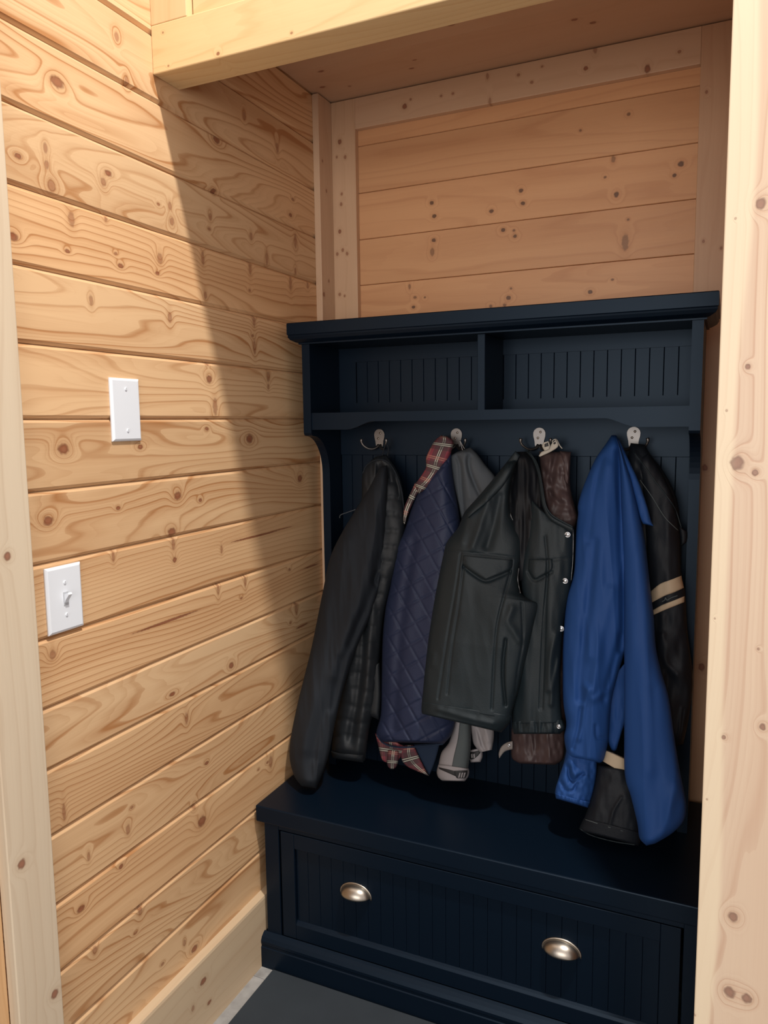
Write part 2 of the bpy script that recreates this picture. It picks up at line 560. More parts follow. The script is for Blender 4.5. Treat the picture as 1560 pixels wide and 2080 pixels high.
# baseboard
M_BASEB = wood('pine_baseboard', (1, 2, 0), kn_plane(KN_BASE, lambda x, y: PX(x, y, 0.022), 1, 2, 1.5), seed=77, light=(0.62, 0.475, 0.315), dark=(0.5, 0.33, 0.20), rings=7, contrast=0.35)
prism('baseboard_left', [(0.0, 0.0), (0.022, 0.0), (0.022, 0.180), (0.0205, 0.186), (0.0, 0.188)], 1, 0.935, 2.04, M_BASEB)
struct(bpy.data.objects['baseboard_left'], 'pale pine baseboard along the plank wall')

# left casing (door trim) with jamb behind
KC = kn_plane(KN_CASE, lambda x, y: PX(x, y, 0.022), 2, 1, 1.0)
M_CASE = wood('pale_casing', (2, 1, 0), KC, seed=31, light=(0.66, 0.55, 0.41), dark=(0.53, 0.40, 0.275), rings=9, vfreq=30, contrast=0.4)
t1 = struct(box('trim_1', 0.0, 0.024, 0.826, 0.918, 0.0, 2.6, M_CASE, None, 0.002), 'pale door casing board at the left edge')
M_JAMB = wood('jamb_pine', (2, 1, 0), (), seed=32, light=(0.66, 0.42, 0.22), dark=(0.5, 0.28, 0.13), rings=6, contrast=0.4)
struct(box('trim_2', -0.12, 0.0, 0.806, 0.8255, 0.0, 2.6, M_JAMB, None, 0.001), 'orange pine door jamb edge behind the casing')
d1 = struct(box('door_1', -0.05, -0.010, -0.05, 0.803, 0.01, 2.1, M_DARKDOOR), 'dark door slab beyond the casing')

# ------------------------------------------------------------------ setting: back wall, trims, ceiling, header
wb = struct(box('wall_back', -0.013, 1.40, 2.0835, 2.16, 0.0, 2.62, M_BACKING), 'pine plank back wall of the niche')
for i in range(1, len(GZ) - 1):
    z1, z0 = GZ[i], GZ[i + 1]
    kk = [k for k in K_B if z0 - 0.008 < k[1] < z1 + 0.008]
    br = rnd.uniform(0.94, 1.05)
    mat = wood('pine_plank_back', (0, 2, 1), kk, seed=100 + i, light=tint(BW_L, br), dark=tint(BW_D, br), rings=rnd.uniform(6, 9), vfreq=12,
               contrast=0.42, stretch=0.8, knotcol=(0.05, 0.025, 0.02))
    prof = [(2.083, z0 + 0.0004), (2.0725, z0 + 0.0004), (2.070, z0 + 0.0016), (2.070, z1 - 0.0016), (2.0725, z1 - 0.0004), (2.083, z1 - 0.0004)]
    prism('pine_plank', prof, 0, 0.0, 1.38, mat, wb)
M_LTL = wood('corner_trim_pine', (2, 1, 0), kn_plane(KN_LTL, lambda x, y: PX(x, y, 0.02), 2, 1, 1.2), seed=41, light=(0.66, 0.465, 0.31), dark=(0.52, 0.32, 0.20), rings=5, contrast=0.35)
struct(box('trim_3', 0.0, 0.020, 1.974, 2.070, 0.0, 2.352, M_LTL, None, 0.0015), 'narrow corner board on the plank wall side')
M_LTB = wood('corner_trim_pine', (2, 0, 1), kn_plane(KN_LTB, lambda x, y: P(x, y, 2.05), 2, 0, 1.2), seed=42, light=(0.64, 0.43, 0.275), dark=(0.50, 0.295, 0.17), rings=5, contrast=0.35)
struct(box('trim_4', 0.020, 0.0965, 2.050, 2.070, 0.0, 2.352, M_LTB, None, 0.0015), 'corner board with nail knots on the back wall')
M_RT = wood('side_trim_pine', (2, 0, 1), kn_plane(KN_RTRIM, lambda x, y: P(x, y, 2.05), 2, 0, 1.3), seed=43, light=(0.58, 0.37, 0.23), dark=(0.48, 0.275, 0.16), rings=4, contrast=0.3)
struct(box('trim_5', 1.010, 1.20, 2.050, 2.070, 0.0, 2.352, M_RT, None, 0.0015), 'wide corner board right of the back wall')
M_TT = wood('top_trim_pine', (0, 2, 1), kn_plane(KN_TOP, lambda x, y: P(x, y, 2.05), 0, 2, 1.0), seed=44, light=(0.64, 0.435, 0.285), dark=(0.53, 0.325, 0.20), rings=5, contrast=0.3)
struct(box('trim_6', 0.0965, 1.010, 2.050, 2.070, 2.268, 2.352, M_TT, None, 0.0015), 'knotty frieze board under the niche ceiling')
ceil = struct(box('ceiling', -0.01, 1.40, 1.30, 2.16, 2.372, 2.42, M_BACKING), 'boarded niche ceiling')
KCE = kn_plane(KN_CEIL, lambda x, y: PZ(x, y, 2.355), 0, 1, 1.0)
for j, (ya, yb) in enumerate(((1.395, 1.62), (1.6205, 1.845), (1.8455, 2.07))):
    kk = [k for k in KCE if ya < k[1] < yb]
    m = wood('ceiling_pine', (0, 1, 2), kk, seed=50 + j, light=(0.62, 0.42, 0.28), dark=(0.53, 0.325, 0.20), rings=4, vfreq=9, contrast=0.28)
    box('ceiling_board', 0.0, 1.38, ya, yb, 2.355, 2.372, m, ceil, 0.0004, 1)

KBM = kn_plane(KN_BEAM, lambda x, y: P(x, y, 1.31), 0, 2, 1.1)
M_BEAM = wood('header_pine', (0, 2, 1), KBM, seed=62, light=(0.74, 0.54, 0.29), dark=(0.62, 0.39, 0.18), rings=11, vfreq=12, contrast=0.5, stretch=0.8)
struct(box('trim_7', 0.0, 1.42, 1.310, 1.392, 2.147, 2.2400, M_BEAM, None, 0.002), 'lit yellow pine header beam over the niche opening')
M_UP = wood('upper_trim_pine', (2, 0, 1), (), seed=63, light=(0.70, 0.51, 0.29), dark=(0.6, 0.39, 0.2), rings=6, contrast=0.35)
struct(box('trim_8', 0.0, 0.090, 1.3105, 1.345, 2.2405, 2.62, M_UP, None, 0.0015), 'upright corner board above the header beam')
wf = struct(box('wall_front', 0.0, 1.42, 1.347, 1.392, 2.2405, 2.62, M_BACKING), 'plank wall above the header beam')
for j, (za, zb) in enumerate(((2.2405, 2.356), (2.3565, 2.486), (2.4865, 2.62))):
    m = wood('upper_plank_pine', (0, 2, 1), (), seed=64 + j, light=(0.72, 0.52, 0.29), dark=(0.6, 0.38, 0.18), rings=10, contrast=0.5)
    box('pine_plank', 0.091, 1.42, 1.328, 1.347, za, zb, m, wf, 0.003, 1)

KPO = kn_plane(KN_POST, lambda x, y: P(x, y, 1.31), 2, 0, 1.1)
M_POST = wood('post_pine', (2, 0, 1), KPO, seed=71, light=(0.66, 0.51, 0.375), dark=(0.53, 0.345, 0.24), rings=14, vfreq=45, contrast=0.9, stretch=0.7, knotcol=(0.17, 0.085, 0.06), sap=(1.116, 0.006, (0.76, 0.64, 0.46)))
struct(box('trim_9', 1.084, 1.235, 1.309, 1.333, 0.0, 2.147, M_POST, None, 0.002), 'pale knotty pine post board at the right edge')
M_RW = wood('partition_pine', (1, 2, 0), (), seed=72, light=BW_L, dark=BW_D, rings=7, contrast=0.4)
wr = struct(box('wall_right', 1.150, 1.42, 1.333, 2.070, 0.0, 2.352, M_RW), 'partition wall closing the niche on the right')

# ------------------------------------------------------------------ rubber mat
bm = bmesh.new()
add_box(bm, 0.060, 0.98, 0.60, 1.552, 0.0, 0.007, 0.002, 2)
tag(link('floor_mat', bm_mesh(bm, 'floor_mat'), M_MAT), 'dark charcoal rubber mat on the floor before the bench', 'mat')

# ------------------------------------------------------------------ wall plates
def cover_plate(root, cy, cz, w, h):
    bm = bmesh.new()
    y0, y1, z0, z1 = cy - w / 2, cy + w / 2, cz - h / 2, cz + h / 2
    rings_ = []
    for (ins, x) in ((0.0, 0.0005), (0.0, 0.0032), (0.0022, 0.0052), (0.0048, 0.0064)):
        rings_.append([bm.verts.new((x, a, b)) for a, b in ((y0 + ins, z0 + ins), (y1 - ins, z0 + ins), (y1 - ins, z1 - ins), (y0 + ins, z1 - ins))])
    for a, b in zip(rings_, rings_[1:]):
        for i in range(4):
            bm.faces.new((a[i], a[(i + 1) % 4], b[(i + 1) % 4], b[i]))
    bm.faces.new(rings_[-1])
    bm.faces.new(rings_[0][::-1])
    pl = link('plate', bm_mesh(bm, 'plate'), M_WHITE, root)
    return pl


def plate_screw(root, cy, cz):
    bm = bmesh.new()
    bmesh.ops.create_cone(bm, cap_ends=True, segments=14, radius1=0.0036, radius2=0.0028, depth=0.0016)
    bmesh.ops.rotate(bm, verts=bm.verts[:], cent=(0, 0, 0), matrix=Matrix.Rotation(math.pi / 2, 3, 'Y'))
    bmesh.ops.translate(bm, verts=bm.verts[:], vec=(0.0072, cy, cz))
    s = link('screw', bm_mesh(bm, 'screw'), M_WHITE, root)
    box('screw_slot', 0.0078, 0.00815, cy - 0.0006, cy + 0.0006, cz - 0.0026, cz + 0.0026, M_SLOT, s)


pc = [PX(*q) for q in ((219, 768), (278, 769), (285, 895), (226, 897))]
cy, cz = float(np.mean([p[1] for p in pc])), float(np.mean([p[2] for p in pc]))
bp_ = thing('blank_cover_plate', 'blank white cover plate, upper of the two plates on the plank wall', 'cover plate', (0.0, cy, cz - 0.074))
cover_plate(bp_, cy, cz, 0.080, 0.124)
plate_screw(bp_, cy, cz + 0.041)
plate_screw(bp_, cy, cz - 0.041)
pc = [PX(*q) for q in ((88, 1157), (160, 1140), (167, 1272), (95, 1290))]
cy, cz = float(np.mean([p[1] for p in pc])), float(np.mean([p[2] for p in pc]))
ls = thing('light_switch', 'white toggle light switch low on the plank wall beside the pale casing', 'light switch', (0.0, cy, cz - 0.074))
cover_plate(ls, cy, cz, 0.0815, 0.122)
plate_screw(ls, cy, cz + 0.030)
plate_screw(ls, cy, cz - 0.030)
box('toggle_frame', 0.006, 0.0075, cy - 0.0055, cy + 0.0055, cz - 0.0125, cz + 0.0125, M_SLOT, ls, 0.0005, 1)
prism('toggle', [(0.0074, cz - 0.008), (0.0105, cz - 0.002), (0.019, cz + 0.0085), (0.0165, cz + 0.012), (0.0074, cz + 0.008)], 1, cy - 0.0042, cy + 0.0042, M_WHITE, ls)

# ------------------------------------------------------------------ hall tree
HX = 0.558            # its centre
BT = 0.442            # seat height
FY = 1.575            # bench front
UY = 1.765            # upper front
BY = 1.935            # back panel face
ht = thing('hall_tree', 'black painted hall tree with bench drawer, coat hooks and cubby shelf', 'hall tree', (HX, 1.78, 0.0))
BL, BR = 0.032, 1.094
# bench top slab
bm = bmesh.new()
add_box(bm, 0.008, 1.118, 1.572, 2.035, 0.398, BT, 0.003, 2)
link('bench_top', bm_mesh(bm, 'bench_top'), M_BLACK, ht)
# carcass
box('bench_side', BL, BL + 0.02, FY + 0.018, 2.03, 0.02, 0.398, M_BLACK, ht)
box('bench_side', BR - 0.02, BR, FY + 0.018, 2.03, 0.02, 0.398, M_BLACK, ht)
box('bench_back', BL + 0.02, BR - 0.02, 2.012, 2.03, 0.02, 0.398, M_BLACK, ht)
box('stile', BL, 0.0745, FY, FY + 0.018, 0.02, 0.398, M_BLACK, ht, 0.001, 1)
box('stile', 1.0555, BR, FY, FY + 0.018, 0.02, 0.398, M_BLACK, ht, 0.001, 1)
box('rail', 0.0755, 1.0555, FY, FY + 0.018, 0.388, 0.398, M_BLACK, ht)
box('rail', 0.0755, 1.0555, FY, FY + 0.018, 0.02, 0.090, M_BLACK, ht)
# drawer front: frame and bead board
bm = bmesh.new()
D0, D1, DZ0, DZ1 = 0.0805, 1.0505, 0.094, 0.3845
add_box(bm, D0, D0 + 0.040, FY, FY + 0.019, DZ0, DZ1, 0.001, 1)
add_box(bm, D1 - 0.040, D1, FY, FY + 0.019, DZ0, DZ1, 0.001, 1)
add_box(bm, D0 + 0.040, D1 - 0.040, FY, FY + 0.019, DZ0, DZ0 + 0.040, 0.001, 1)
add_box(bm, D0 + 0.040, D1 - 0.040, FY, FY + 0.019, DZ1 - 0.040, DZ1, 0.001, 1)
add_box(bm, D0 + 0.005, D1 - 0.005, FY + 0.016, FY + 0.024, DZ0 + 0.005, DZ1 - 0.005)
dr = link('drawer', bm_mesh(bm, 'drawer'), M_BLACK, ht)
# sloped lower inner edge of the frame that catches light
prism('frame_bead', [(FY + 0.0005, DZ0 + 0.0395), (FY + 0.0145, DZ0 + 0.0395), (FY + 0.0145, DZ0 + 0.052), (FY + 0.010, DZ0 + 0.050), (FY + 0.004, DZ0 + 0.045)], 0, D0 + 0.040, D1 - 0.040, M_BLACK, dr)


def slat_mesh(w, h, d=0.007, gr=0.0011):
    bm = bmesh.new()
    prof = [(-w / 2, d), (-w / 2, gr * 1.2), (-w / 2 + gr, 0.0), (w / 2 - gr, 0.0), (w / 2, gr * 1.2), (w / 2, d)]
    A = [bm.verts.new((x, y, 0)) for x, y in prof]
    B = [bm.verts.new((x, y, h)) for x, y in prof]
    n = len(prof)
    for i in range(n):
        bm.faces.new((A[i], A[(i + 1) % n], B[(i + 1) % n], B[i]))
    bm.faces.new(A)
    bm.faces.new(B[::-1])
    me = bm_mesh(bm, 'beadboard_slat')
    me.materials.append(M_BLACK)
    return me


def slats(parent, x0, x1, yface, z0, z1, n, gr=0.0011):
    w = (x1 - x0) / n
    me = slat_mesh(w - 0.0004, z1 - z0, gr=gr)
    for i in range(n):
        o = bpy.data.objects.new('beadboard_slat', me)
        COL.objects.link(o)
        o.parent = parent
        o.matrix_parent_inverse = Matrix.Translation(-WORLD.get(parent.name, Vector((0, 0, 0))))
        o.location = (x0 + (i + 0.5) * w, yface, z0)


slats(dr, D0 + 0.041, D1 - 0.041, FY + 0.0085, DZ0 + 0.041, DZ1 - 0.041, 26, 0.0006)
# base moulding: plinth with ogee top
bp2 = [(FY - 0.019, 0.0), (FY - 0.019, 0.056), (FY - 0.0165, 0.058), (FY - 0.0165, 0.063), (FY - 0.0185, 0.067), (FY - 0.0185, 0.074), (FY - 0.014, 0.083), (FY - 0.006, 0.089), (FY + 0.0005, 0.092), (FY + 0.0005, 0.0)]
prism('base_moulding', bp2, 0, 0.012, 1.114, M_BLACK, ht)
box('base_moulding', 0.0225, BL, FY + 0.0005, 2.03, 0.0, 0.090, M_BLACK, ht, 0.002, 1)
box('base_moulding', BR, 1.1035, FY + 0.0005, 2.03, 0.0, 0.090, M_BLACK, ht, 0.002, 1)

# cup pulls
def cup_pull(cx, cz):
    W, H, Dp = 0.0395, 0.026, 0.029
    n, m = 32, 14
    verts, faces = [], []
    z0 = cz - 0.010
    # quarter ellipsoid: th along width, ph from the wall (top edge) round to the open lower lip
    for i in range(n + 1):
        th = math.pi * i / n
        c, s = math.cos(th), math.sin(th)
        for j in range(m + 1):
            ph = (math.pi / 2) * j / m
            verts.append((cx - W * c, FY + 0.008 - Dp * s * math.sin(ph), z0 + H * s * math.cos(ph)))
    for i in range(n):
        for j in range(m):
            a = i * (m + 1) + j
            faces.append((a, a + 1, a + m + 2, a + m + 1))
    me = bpy.data.meshes.new('cup_pull')
    me.from_pydata(verts, [], faces)
    for p in me.polygons:
        p.use_smooth = True
    o = link('cup_pull', me, M_PEWTER, dr)
    so = o.modifiers.new('thick', 'SOLIDIFY')
    so.thickness = 0.0016
    so.offset = 0
    o['label'] = 'antique pewter cup pull'
    # flange against the slats
    fl = []
    for i in range(33):
        th = math.pi * i / 32
        fl.append((cx - (W + 0.0025) * math.cos(th), FY + 0.0072, z0 + (H + 0.0025) * math.sin(th)))
    fl = [(cx - W - 0.0025, FY + 0.0072, z0 - 0.005)] + fl + [(cx + W + 0.0025, FY + 0.0072, z0 - 0.005)]
    f = bpy.data.objects.new('flange', tube_mesh('flange', fl, 0.0022, 8))
    f.data.materials.append(M_PEWTER)
    COL.objects.link(f)
    f.parent = o
    return o


for (px_, py_) in ((718, 1815), (1138, 1931)):
    p = P(px_, py_, FY - 0.006)
    cup_pull(float(p[0]), float(p[2]))

# upper part: sides with the swooping lower edge
SL, SR = 0.0695, 1.0465
def side_prof():
    pts = [(UY, 1.645), (UY, 1.408), (UY + 0.004, 1.402), (UY + 0.012, 1.400)]
    for k in range(1, 13):
        a = math.pi / 2 * k / 12
        pts.append((UY + 0.012 + 0.086 * math.sin(a), 1.400 - 0.105 * (1 - math.cos(a))))
    pts += [(UY + 0.098, BT), (BY + 0.03, BT), (BY + 0.03, 1.645)]
    return pts


prism('side_panel', side_prof(), 0, SL, SL + 0.023, M_BLACK, ht)
prism('side_panel', side_prof(), 0, SR - 0.023, SR, M_BLACK, ht)
# cornice: slab plus ogee
cp = [(UY - 0.026, 1.694), (UY - 0.028, 1.692), (UY - 0.028, 1.664), (UY - 0.0255, 1.662), (UY - 0.0265, 1.658), (UY - 0.022, 1.651), (UY - 0.012, 1.6455), (UY - 0.006, 1.6435), (UY - 0.006, 1.640), (UY + 0.01, 1.640)]
bm = bmesh.new()
CB = BY + 0.035
lefts, rights = [], []
for (y, z) in cp:
    out = UY - y          # how far it stands out, same at the ends
    lefts.append((SL - out, y, z))
    rights.append((SR + out, y, z))
rowF_L = [bm.verts.new(c) for c in lefts]
rowF_R = [bm.verts.new(c) for c in rights]
rowB_L = [bm.verts.new((c[0], CB, c[2])) for c in lefts]
rowB_R = [bm.verts.new((c[0], CB, c[2])) for c in rights]
n = len(cp)
for i in range(n - 1):
    bm.faces.new((rowF_L[i], rowF_R[i], rowF_R[i + 1], rowF_L[i + 1]))
    bm.faces.new((rowB_L[i], rowF_L[i], rowF_L[i + 1], rowB_L[i + 1]))
    bm.faces.new((rowF_R[i], rowB_R[i], rowB_R[i + 1], rowF_R[i + 1]))
    bm.faces.new((rowB_R[i], rowB_L[i], rowB_L[i + 1], rowB_R[i + 1]))
bm.faces.new((rowF_L[0], rowB_L[0], rowB_R[0], rowF_R[0]))
bm.faces.new((rowF_L[-1], rowF_R[-1], rowB_R[-1], rowB_L[-1]))
link('cornice', bm_mesh(bm, 'cornice'), M_BLACK, ht)
# shelf and shaped apron
box('shelf', SL + 0.023, SR - 0.023, UY + 0.022, BY, 1.442, 1.460, M_BLACK, ht)
ap = [(SL + 0.023, 1.461), (SL + 0.023, 1.4165), (0.192, 1.4165)]
for k in range(1, 13):
    s = k / 12
    ap.append((0.192 + 0.075 * s, 1.4165 + 0.0205 * (s * s * (3 - 2 * s)) * (0.55 + 0.45 * s)))
apr = [(2 * HX - x, z) for x, z in ap[::-1]]
prism('shelf_apron', ap + apr, 1, UY + 0.004, UY + 0.022, M_BLACK, ht)
box('divider', HX - 0.0095, HX + 0.0095, UY + 0.006, BY, 1.460, 1.640, M_BLACK, ht, 0.001, 1)
# back panel with framed bead board
bk = link('back_panel', (lambda bm: (add_box(bm, SL + 0.023, SR - 0.023, BY + 0.008, BY + 0.03, BT, 1.64), bm_mesh(bm, 'back_panel'))[1])(bmesh.new()), M_BLACK, ht)
slats(bk, SL + 0.023, SR - 0.023, BY + 0.001, BT, 1.343, 28)
slats(bk, SL + 0.075, HX - 0.0095, BY + 0.001, 1.489, 1.602, 12)
slats(bk, HX + 0.0095, SR - 0.025, BY + 0.001, 1.489, 1.602, 14)
box('hook_rail', SL + 0.023, SR - 0.023, BY - 0.004, BY + 0.008, 1.343, 1.4415, M_BLACK, ht, 0.001, 1)
box('panel_rail', SL + 0.023, SR - 0.023, BY - 0.003, BY + 0.008, 1.602, 1.640, M_BLACK, ht)
box('panel_rail', SL + 0.023, SR - 0.023, BY - 0.003, BY + 0.008, 1.460, 1.489, M_BLACK, ht)
box('panel_stile', SL + 0.023, SL + 0.075, BY - 0.003, BY + 0.008, 1.489, 1.602, M_BLACK, ht)

# coat hooks
def coat_hook(cx):
    y = BY - 0.004
    zt = 1.4155
    bm = bmesh.new()
    out = []
    n = 24
    for i in range(n + 1):      # rounded top
        a = math.pi * i / n
        out.append((cx + 0.0155 * math.cos(a), zt - 0.0155 + 0.0155 * math.sin(a)))
    for (dx, dz) in ((-0.0150, -0.022), (-0.0120, -0.034), (-0.0098, -0.044), (-0.0105, -0.049), (0.0105, -0.049), (0.0098, -0.044), (0.0120, -0.034), (0.0150, -0.022)):
        out.append((cx + dx, zt + dz))
    A = [bm.verts.new((p[0], y - 0.0045, p[1])) for p in out]
    B = [bm.verts.new((p[0], y, p[1])) for p in out]
    f = bm.faces.new(A)
    bm.faces.new(B[::-1])
    k = len(out)
    for i in range(k):
        bm.faces.new((A[i], B[i], B[(i + 1) % k], A[(i + 1) % k]))
    bmesh.ops.bevel(bm, geom=[e for e in f.edges], offset=0.0012, segments=2, affect='EDGES')
    h = link('coat_hook', bm_mesh(bm, 'coat_hook'), M_NICKEL, ht)
    h['label'] = 'brushed nickel double-prong coat hook'
    for s, reach in ((-1, 0.040), (1, 0.036)):
        pts = [(cx + s * 0.003, y - 0.003, zt - 0.044), (cx + s * 0.007, y - 0.010, zt - 0.051), (cx + s * 0.016, y - 0.019, zt - 0.0545), (cx + s * 0.026, y - 0.027, zt - 0.052),
               (cx + s * (reach - 0.004), y - 0.034, zt - 0.043), (cx + s * reach, y - 0.037, zt - 0.033), (cx + s * (reach - 0.001), y - 0.037, zt - 0.026)]
        pts = crom(pts, 22)
        rad = [0.0042 - 0.0012 * min(1, i / 10) + (0.0010 if i > 18 else 0) for i in range(22)]
        me = tube_mesh('prong', pts, rad, 10)
        me.materials.append(M_NICKEL)
        o = bpy.data.objects.new('prong', me)
        COL.objects.link(o)
        o.parent = h
    for (dx, dz) in ((0.003, -0.011), (-0.0035, -0.026)):
        bm = bmesh.new()
        bmesh.ops.create_uvsphere(bm, u_segments=12, v_segments=8, radius=0.0032)
        for v in bm.verts:
            v.co = (v.co.x + cx + dx, v.co.y * 0.5 + y - 0.0045, v.co.z + zt + dz)
        o = bpy.data.objects.new('screw', bm_mesh(bm, 'screw', True))
        o.data.materials.append(M_SCREW)
        COL.objects.link(o)
        o.parent = h


HOOKS = [float(P(q[0], q[1], BY)[0]) for q in ((773, 885), (929, 882), (1097, 880), (1288, 877))]
for hx in HOOKS:
    coat_hook(hx)

#GARMENTS
# ------------------------------------------------------------------ garments
M_BLKFAB = plain('black_shell_cloth', (0.0115, 0.0150, 0.0205), 0.8, spec=0.25, noise_scale=9, noise_amt=0.2, bump=0.25, bump_scale=900)
M_PUFF = plain('black_puffer_nylon', (0.009, 0.012, 0.0155), 0.6, spec=0.4, bump=0.35, bump_scale=120)
M_NAVY = plain('navy_quilted_nylon', (0.013, 0.021, 0.055), 0.6, spec=0.35, bump=0.5, bump_scale=140)
M_NAVYIN = plain('navy_cotton', (0.016, 0.028, 0.055), 0.85, spec=0.2)
M_GREY = plain('grey_softshell', (0.070, 0.080, 0.092), 0.9, spec=0.2, noise_scale=12, noise_amt=0.1, bump=0.15, bump_scale=500)
M_LIGHT = plain('light_grey_cloth', (0.31, 0.29, 0.30), 0.85, spec=0.2, noise_scale=20, noise_amt=0.08)
M_SLATE = plain('slate_cloth', (0.085, 0.10, 0.105), 0.9, spec=0.2)
M_LEATHER = plain('black_leather', (0.0105, 0.0180, 0.0230), 0.56, spec=0.32, noise_scale=14, noise_amt=0.25, bump=0.4, bump_scale=350)
M_LINING = plain('black_satin_lining', (0.0045, 0.0055, 0.008), 0.6, spec=0.25)
M_BROWN = plain('brown_quilted_satin', (0.062, 0.040, 0.040), 0.45, spec=0.35, bump=0.3, bump_scale=90)
M_BLUE = plain('royal_blue_nylon', (0.015, 0.060, 0.215), 0.65, spec=0.2, noise_scale=5, noise_amt=0.12, bump=0.1, bump_scale=300)
M_BIKER = plain('black_biker_leather', (0.007, 0.0095, 0.014), 0.6, spec=0.25, bump=0.35, bump_scale=220)
M_CREAM = plain('cream_leather', (0.46, 0.36, 0.25), 0.6, spec=0.3, noise_scale=25, noise_amt=0.1)
M_TABGREY = plain('grey_leather_tab', (0.24, 0.215, 0.205), 0.6)
M_LABEL = plain('woven_label', (0.5, 0.46, 0.39), 0.8)
M_PRINT = plain('black_print', (0.02, 0.02, 0.022), 0.6)
M_TARTAN = tartan('red_tartan')
M_ZIP = plain('zipper_metal', (0.20, 0.205, 0.21), 0.45, 1.0)
M_STEEL = plain('snap_steel', (0.55, 0.56, 0.58), 0.3, 1.0)

SURF = {}


def vnoise(x, y, seed):
    """smooth value noise on arrays, about -1..1"""
    r = np.random.RandomState(seed)
    tab = r.uniform(-1, 1, (64, 64))
    xi, yi = np.floor(x).astype(int), np.floor(y).astype(int)
    fx, fy = x - xi, y - yi
    fx, fy = fx * fx * (3 - 2 * fx), fy * fy * (3 - 2 * fy)
    a = tab[xi % 64, yi % 64]
    b = tab[(xi + 1) % 64, yi % 64]
    c = tab[xi % 64, (yi + 1) % 64]
    d = tab[(xi + 1) % 64, (yi + 1) % 64]
    return (a * (1 - fx) + b * fx) * (1 - fy) + (c * (1 - fx) + d * fx) * fy


def poly_dist(px, py, pts):
    pts = crom(pts, max(12, 6 * len(pts)))
    best = np.full(px.shape, 1e9)
    for a, b in zip(pts[:-1], pts[1:]):
        ab = b - a
        L2 = max(1e-9, float(ab @ ab))
        t = np.clip(((px - a[0]) * ab[0] + (py - a[1]) * ab[1]) / L2, 0, 1)
        best = np.minimum(best, np.hypot(px - a[0] - t * ab[0], py - a[1] - t * ab[1]))
    return best


def surfY(keys, x, y):
    if isinstance(keys, str):
        keys = [keys]
    x, y = np.atleast_1d(np.asarray(x, float)), np.atleast_1d(np.asarray(y, float))
    out = np.full(x.shape, 9.0)
    for k in keys:
        X, Yp, S = SURF[k]
        fl = x.ravel()
        gl = y.ravel()
        o = np.empty(fl.shape)
        for i0 in range(0, len(fl), 400):
            d = (X[None, :] - fl[i0:i0 + 400, None]) ** 2 + (Yp[None, :] - gl[i0:i0 + 400, None]) ** 2
            idx = np.argpartition(d, 4, axis=1)[:, :4]
            dd = np.take_along_axis(d, idx, 1)
            w = 1 / (dd + 0.3)
            o[i0:i0 + 400] = (S[idx] * w).sum(1) / w.sum(1)
        out = np.minimum(out, o.reshape(x.shape))
    return out


